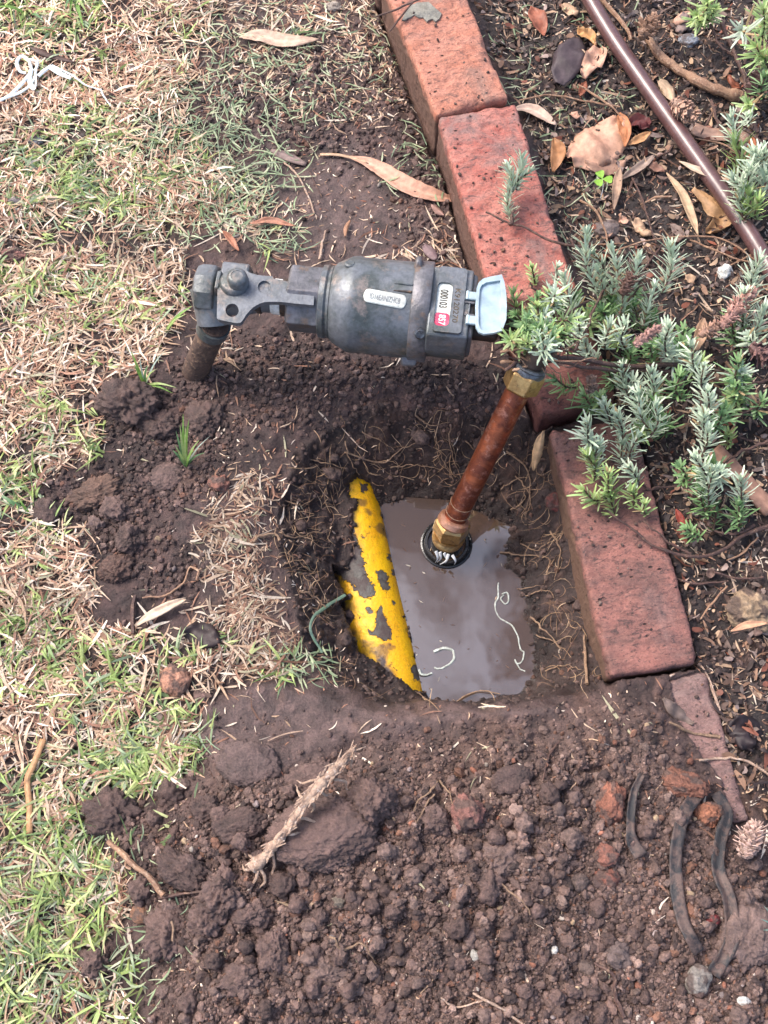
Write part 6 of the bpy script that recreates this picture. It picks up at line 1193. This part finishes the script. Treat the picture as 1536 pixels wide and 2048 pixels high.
# peeling stick and other woody litter in the bed
strand('fallen_branch', 'branch', 'thick peeling branch lying behind the irrigation pipe', [(1290, 70), (1330, 120), (1380, 152), (1430, 178), (1482, 194)], .0040, .0062, 'stick', .0012, 34, .008, n=10)
strand('stick', 'stick', 'pale forked stick across the top of the irrigation pipe', [(1196, -10), (1222, 20), (1252, 55), (1262, 80)], .0028, .0020, 'stick', .0006, 18, .012)
strand('stick', 'stick', 'thin tan stem leading to the orange leaves in the bed', [(1156, 170), (1190, 190), (1226, 216), (1248, 240)], .0012, .0010, 'stick', .0006, 18, .014)
strand('stick', 'stick', 'long dark stem running down from the broad ribbed leaf', [(1262, 350), (1285, 400), (1300, 450), (1312, 486)], .0011, .0009, 'twig', .0008, 24, .008)
strand('stick', 'stick', 'arched tan stem above the upper lavender sprigs', [(1160, 505), (1230, 500), (1300, 480), (1400, 472), (1460, 485), (1510, 520)], .0010, .0009, 'stick', .0006, 30, .016)
strand('stick', 'stick', 'second arched stem crossing below the first behind the lavender', [(1380, 480), (1430, 500), (1480, 520), (1545, 528)], .0010, .0009, 'stick', .0006, 24, .012)
strand('stick', 'stick', 'grey curved stem between red brick and lavender tips', [(1160, 400), (1190, 420), (1210, 460), (1216, 500)], .0013, .0009, 'stick', .0005, 20, .010)
strand('stick', 'stick', 'dark twig overhanging the cement patch on the topmost brick', [(750, 34), (790, 20), (830, 2), (870, -12)], .0010, .0012, 'twig', .0005, 18, z=[.06, .065, .07])
strand('stick', 'stick', 'side twig touching the left arris of the topmost brick', [(826, 4), (806, 28), (780, 62)], .0009, .0012, 'twig', .0005, 14, z=[.067, .06, .05])
strand('stick', 'stick', 'tan stick crossing the bed below the pale leaf', [(1040, 200), (1100, 190), (1160, 200), (1240, 214)], .0010, .0010, 'stick', .0010, 24, .008)
strand('stick', 'stick', 'short thick dark twig in the bed beside the fourth brick', [(1420, 200), (1440, 250), (1475, 300), (1500, 350)], .0016, .0012, 'twig', .0010, 20, .010)
strand('grass_runner', 'grass runner', 'straw stem lying across the mud smeared brick at its right edge', [(1420, 1370), (1440, 1420), (1400, 1330), (1340, 1352)], .0008, .0010, 'rootbark', .0006, 26, .005)
strand('grass_runner', 'grass runner', 'forked tan runner over the lower end of the mud smeared brick', [(1400, 1520), (1440, 1518), (1490, 1520), (1550, 1560)], .0011, .0012, 'rootbark', .0008, 26, .006)
for i in range(120):      # scattered woody bits in the bed
    u_ = random.uniform(1050, 1530); v_ = random.uniform(10, 1500)
    if u_ < 1060 + v_ * .29 or (v_ > 560 and v_ < 1000 and u_ < 1400): continue
    a = random.uniform(0, 3.14); L2 = random.uniform(18, 60); dx, dy_ = math.cos(a) * L2, math.sin(a) * L2
    if i % 2: strand('stick', 'stick', near_label(['short broken'], 'twig in the mulch', u_, v_), [(u_ - dx, v_ - dy_), (u_ + random.uniform(-8, 8), v_ + random.uniform(-8, 8)), (u_ + dx, v_ + dy_)], random.uniform(.0007, .0018), .0008, random.choice(['stick', 'twig', 'twig']), .0008, 14, .006, group='broken twigs in the mulch')
    else:
        a2 = random.uniform(14, 26); leaf('dry_leaf', 'leaf', near_label(['small curled'], 'dead leaf in the mulch', u_, v_), [(u_ - dx * .35, v_ - dy_ * .35), (u_, v_ + 3), (u_ + dx * .35, v_ + dy_ * .35)], a2, random.choice([tn, gb, rb, pk, (.16, .10, .08), (.34, .2, .14)]), .006, random.choice(['lens', 'round', 'gum']), random.uniform(-.3, .4), .5, 12, 5, group='small dead leaves in the mulch')
# dried flower heads
def flower(pl, ax0, ax1, z0, z1, wpx, c, n_=60, label=None):
    n_ = int(n_ * 2.6)
    a = P(*ax0, z0); b_ = P(*ax1, z1); d, u, v = frame(b_ - a); L2 = np.linalg.norm(b_ - a); r0 = wpx / 2 * mpp(a) ; mb = MB()
    mb.add(*g_lathe(a, b_, [(0, r0 * .3), (L2 * .2, r0 * .6), (L2 * .7, r0 * .6), (L2, r0 * .2)], 10), (*[q * .6 for q in c], 1))
    for k in range(n_):
        t = (k + .5) / n_; ag = k * 2.4; rr = r0 * (math.sin(math.pi * (t * .86 + .08)) ** .6); o2 = u * math.cos(ag) + v * math.sin(ag); o2 = o2 + rng.normal(0, .25, 3); p0 = a + d * L2 * t + o2 * rr * .5; tip_ = p0 + o2 * rr * random.uniform(.25, .7) + d * r0 * random.uniform(.1, .55); s2 = np.cross(o2, d) * r0 * random.uniform(.12, .26); cc_ = tuple(np.array(c) * random.uniform(.6, 1.35)) + (1,)
        mb.add([p0 - s2 * .6, p0 + s2 * .6, (p0 + tip_) / 2 + s2 + o2 * rr * .1, tip_, (p0 + tip_) / 2 - s2 + o2 * rr * .1], [(0, 1, 2, 3, 4)], cc_)
    o_ = mb.build('flower_head', M['leaf'], pl, ang=0, smooth=False); o_.modifiers.new('thick', 'SOLIDIFY').thickness = .0006
    if label: o_['label'] = label
    return o_
fpk = (.46, .27, .23); fbr = (.16, .09, .07)
flower(plant, (1268, 690), (1320, 655), .075, .08, 26, fpk, 46, 'pink brown dried flower head above the nut')
flower(plant, (1440, 655), (1508, 580), .05, .06, 32, (.48, .27, .22), 80, 'long pinkish dried flower spike')
flower(plant, (1398, 672), (1440, 648), .045, .05, 26, (.5, .3, .22), 30)
flower(plant, (1178, 785), (1186, 755), .06, .075, 24, (.30, .20, .15), 34, 'small brown dried flower head below the branch')
flower(plant, (1244, 590), (1262, 552), .08, .085, 28, fbr, 40, 'dark brown dried flower head among the upper sprigs')
flower(plant, (1500, 690), (1545, 725), .05, .05, 34, (.20, .11, .10), 46, 'purple brown dried flower head at the right edge')
flower(plant3, (1282, 76), (1308, 34), .03, .035, 34, (.40, .24, .16), 50, 'tan dried flower head beside the peeling branch')
flower(plant3, (1344, 200), (1390, 236), .035, .03, 36, (.52, .33, .24), 60, 'pinkish tan dried flower head resting beside the irrigation pipe')
flower(plant3, (1500, 190), (1520, 150), .02, .03, 36, (.15, .09, .08), 50)
fh = thing('flower_head', 'dried pale pink lavender flower head lying on the soil at the right edge', 'flower head', G(1500, 1690))
flower(fh, (1488, 1716), (1512, 1648), .038, .042, 44, (.52, .36, .30), 90)
tuft('lavender_tip', 'tip of a silvery green lavender sprig poking in at the lower right edge', 1560, 1860, [(1528, 1812, .05, .003, (.33, .48, .38)), (1522, 1838, .05, .003, (.33, .48, .38)), (1526, 1860, .05, .003, (.30, .46, .34)), (1540, 1806, .05, .003, (.35, .5, .4))])

# bits of chaff and foam floating on the water
n = 70; pw = P(rng.uniform(800, 1040, n), rng.uniform(1050, 1395, n), WZ); kf = (gz(pw[:, 0], pw[:, 1]) < WZ - .001) & (rng.random(n) < .5 + .5 * (np.abs(pw[:, 1] - pw[:, 1].mean()) > .04)); pw = pw[kf]; mb = MB()
for p in pw:
    a_ = random.uniform(0, 6.28); L2 = random.uniform(.0008, .0034); w2 = random.uniform(.0003, .0007); d2 = np.array((math.cos(a_), math.sin(a_), 0)); e2 = np.array((-d2[1], d2[0], 0)); c2 = random.choice([(.34, .24, .16), (.10, .06, .045), (.10, .06, .045), (.46, .42, .34)])
    mb.add([p - d2 * L2 + (0, 0, .0004), p - e2 * w2 + (0, 0, .0003), p + d2 * L2 + (0, 0, .0005), p + e2 * w2 + (0, 0, .0006)], [(0, 1, 2, 3)], c2)
ob = mb.build('floating_debris', M['leaf'], smooth=False); ob['kind'] = 'stuff'; ob['label'] = 'tiny plant bits floating on the muddy water'
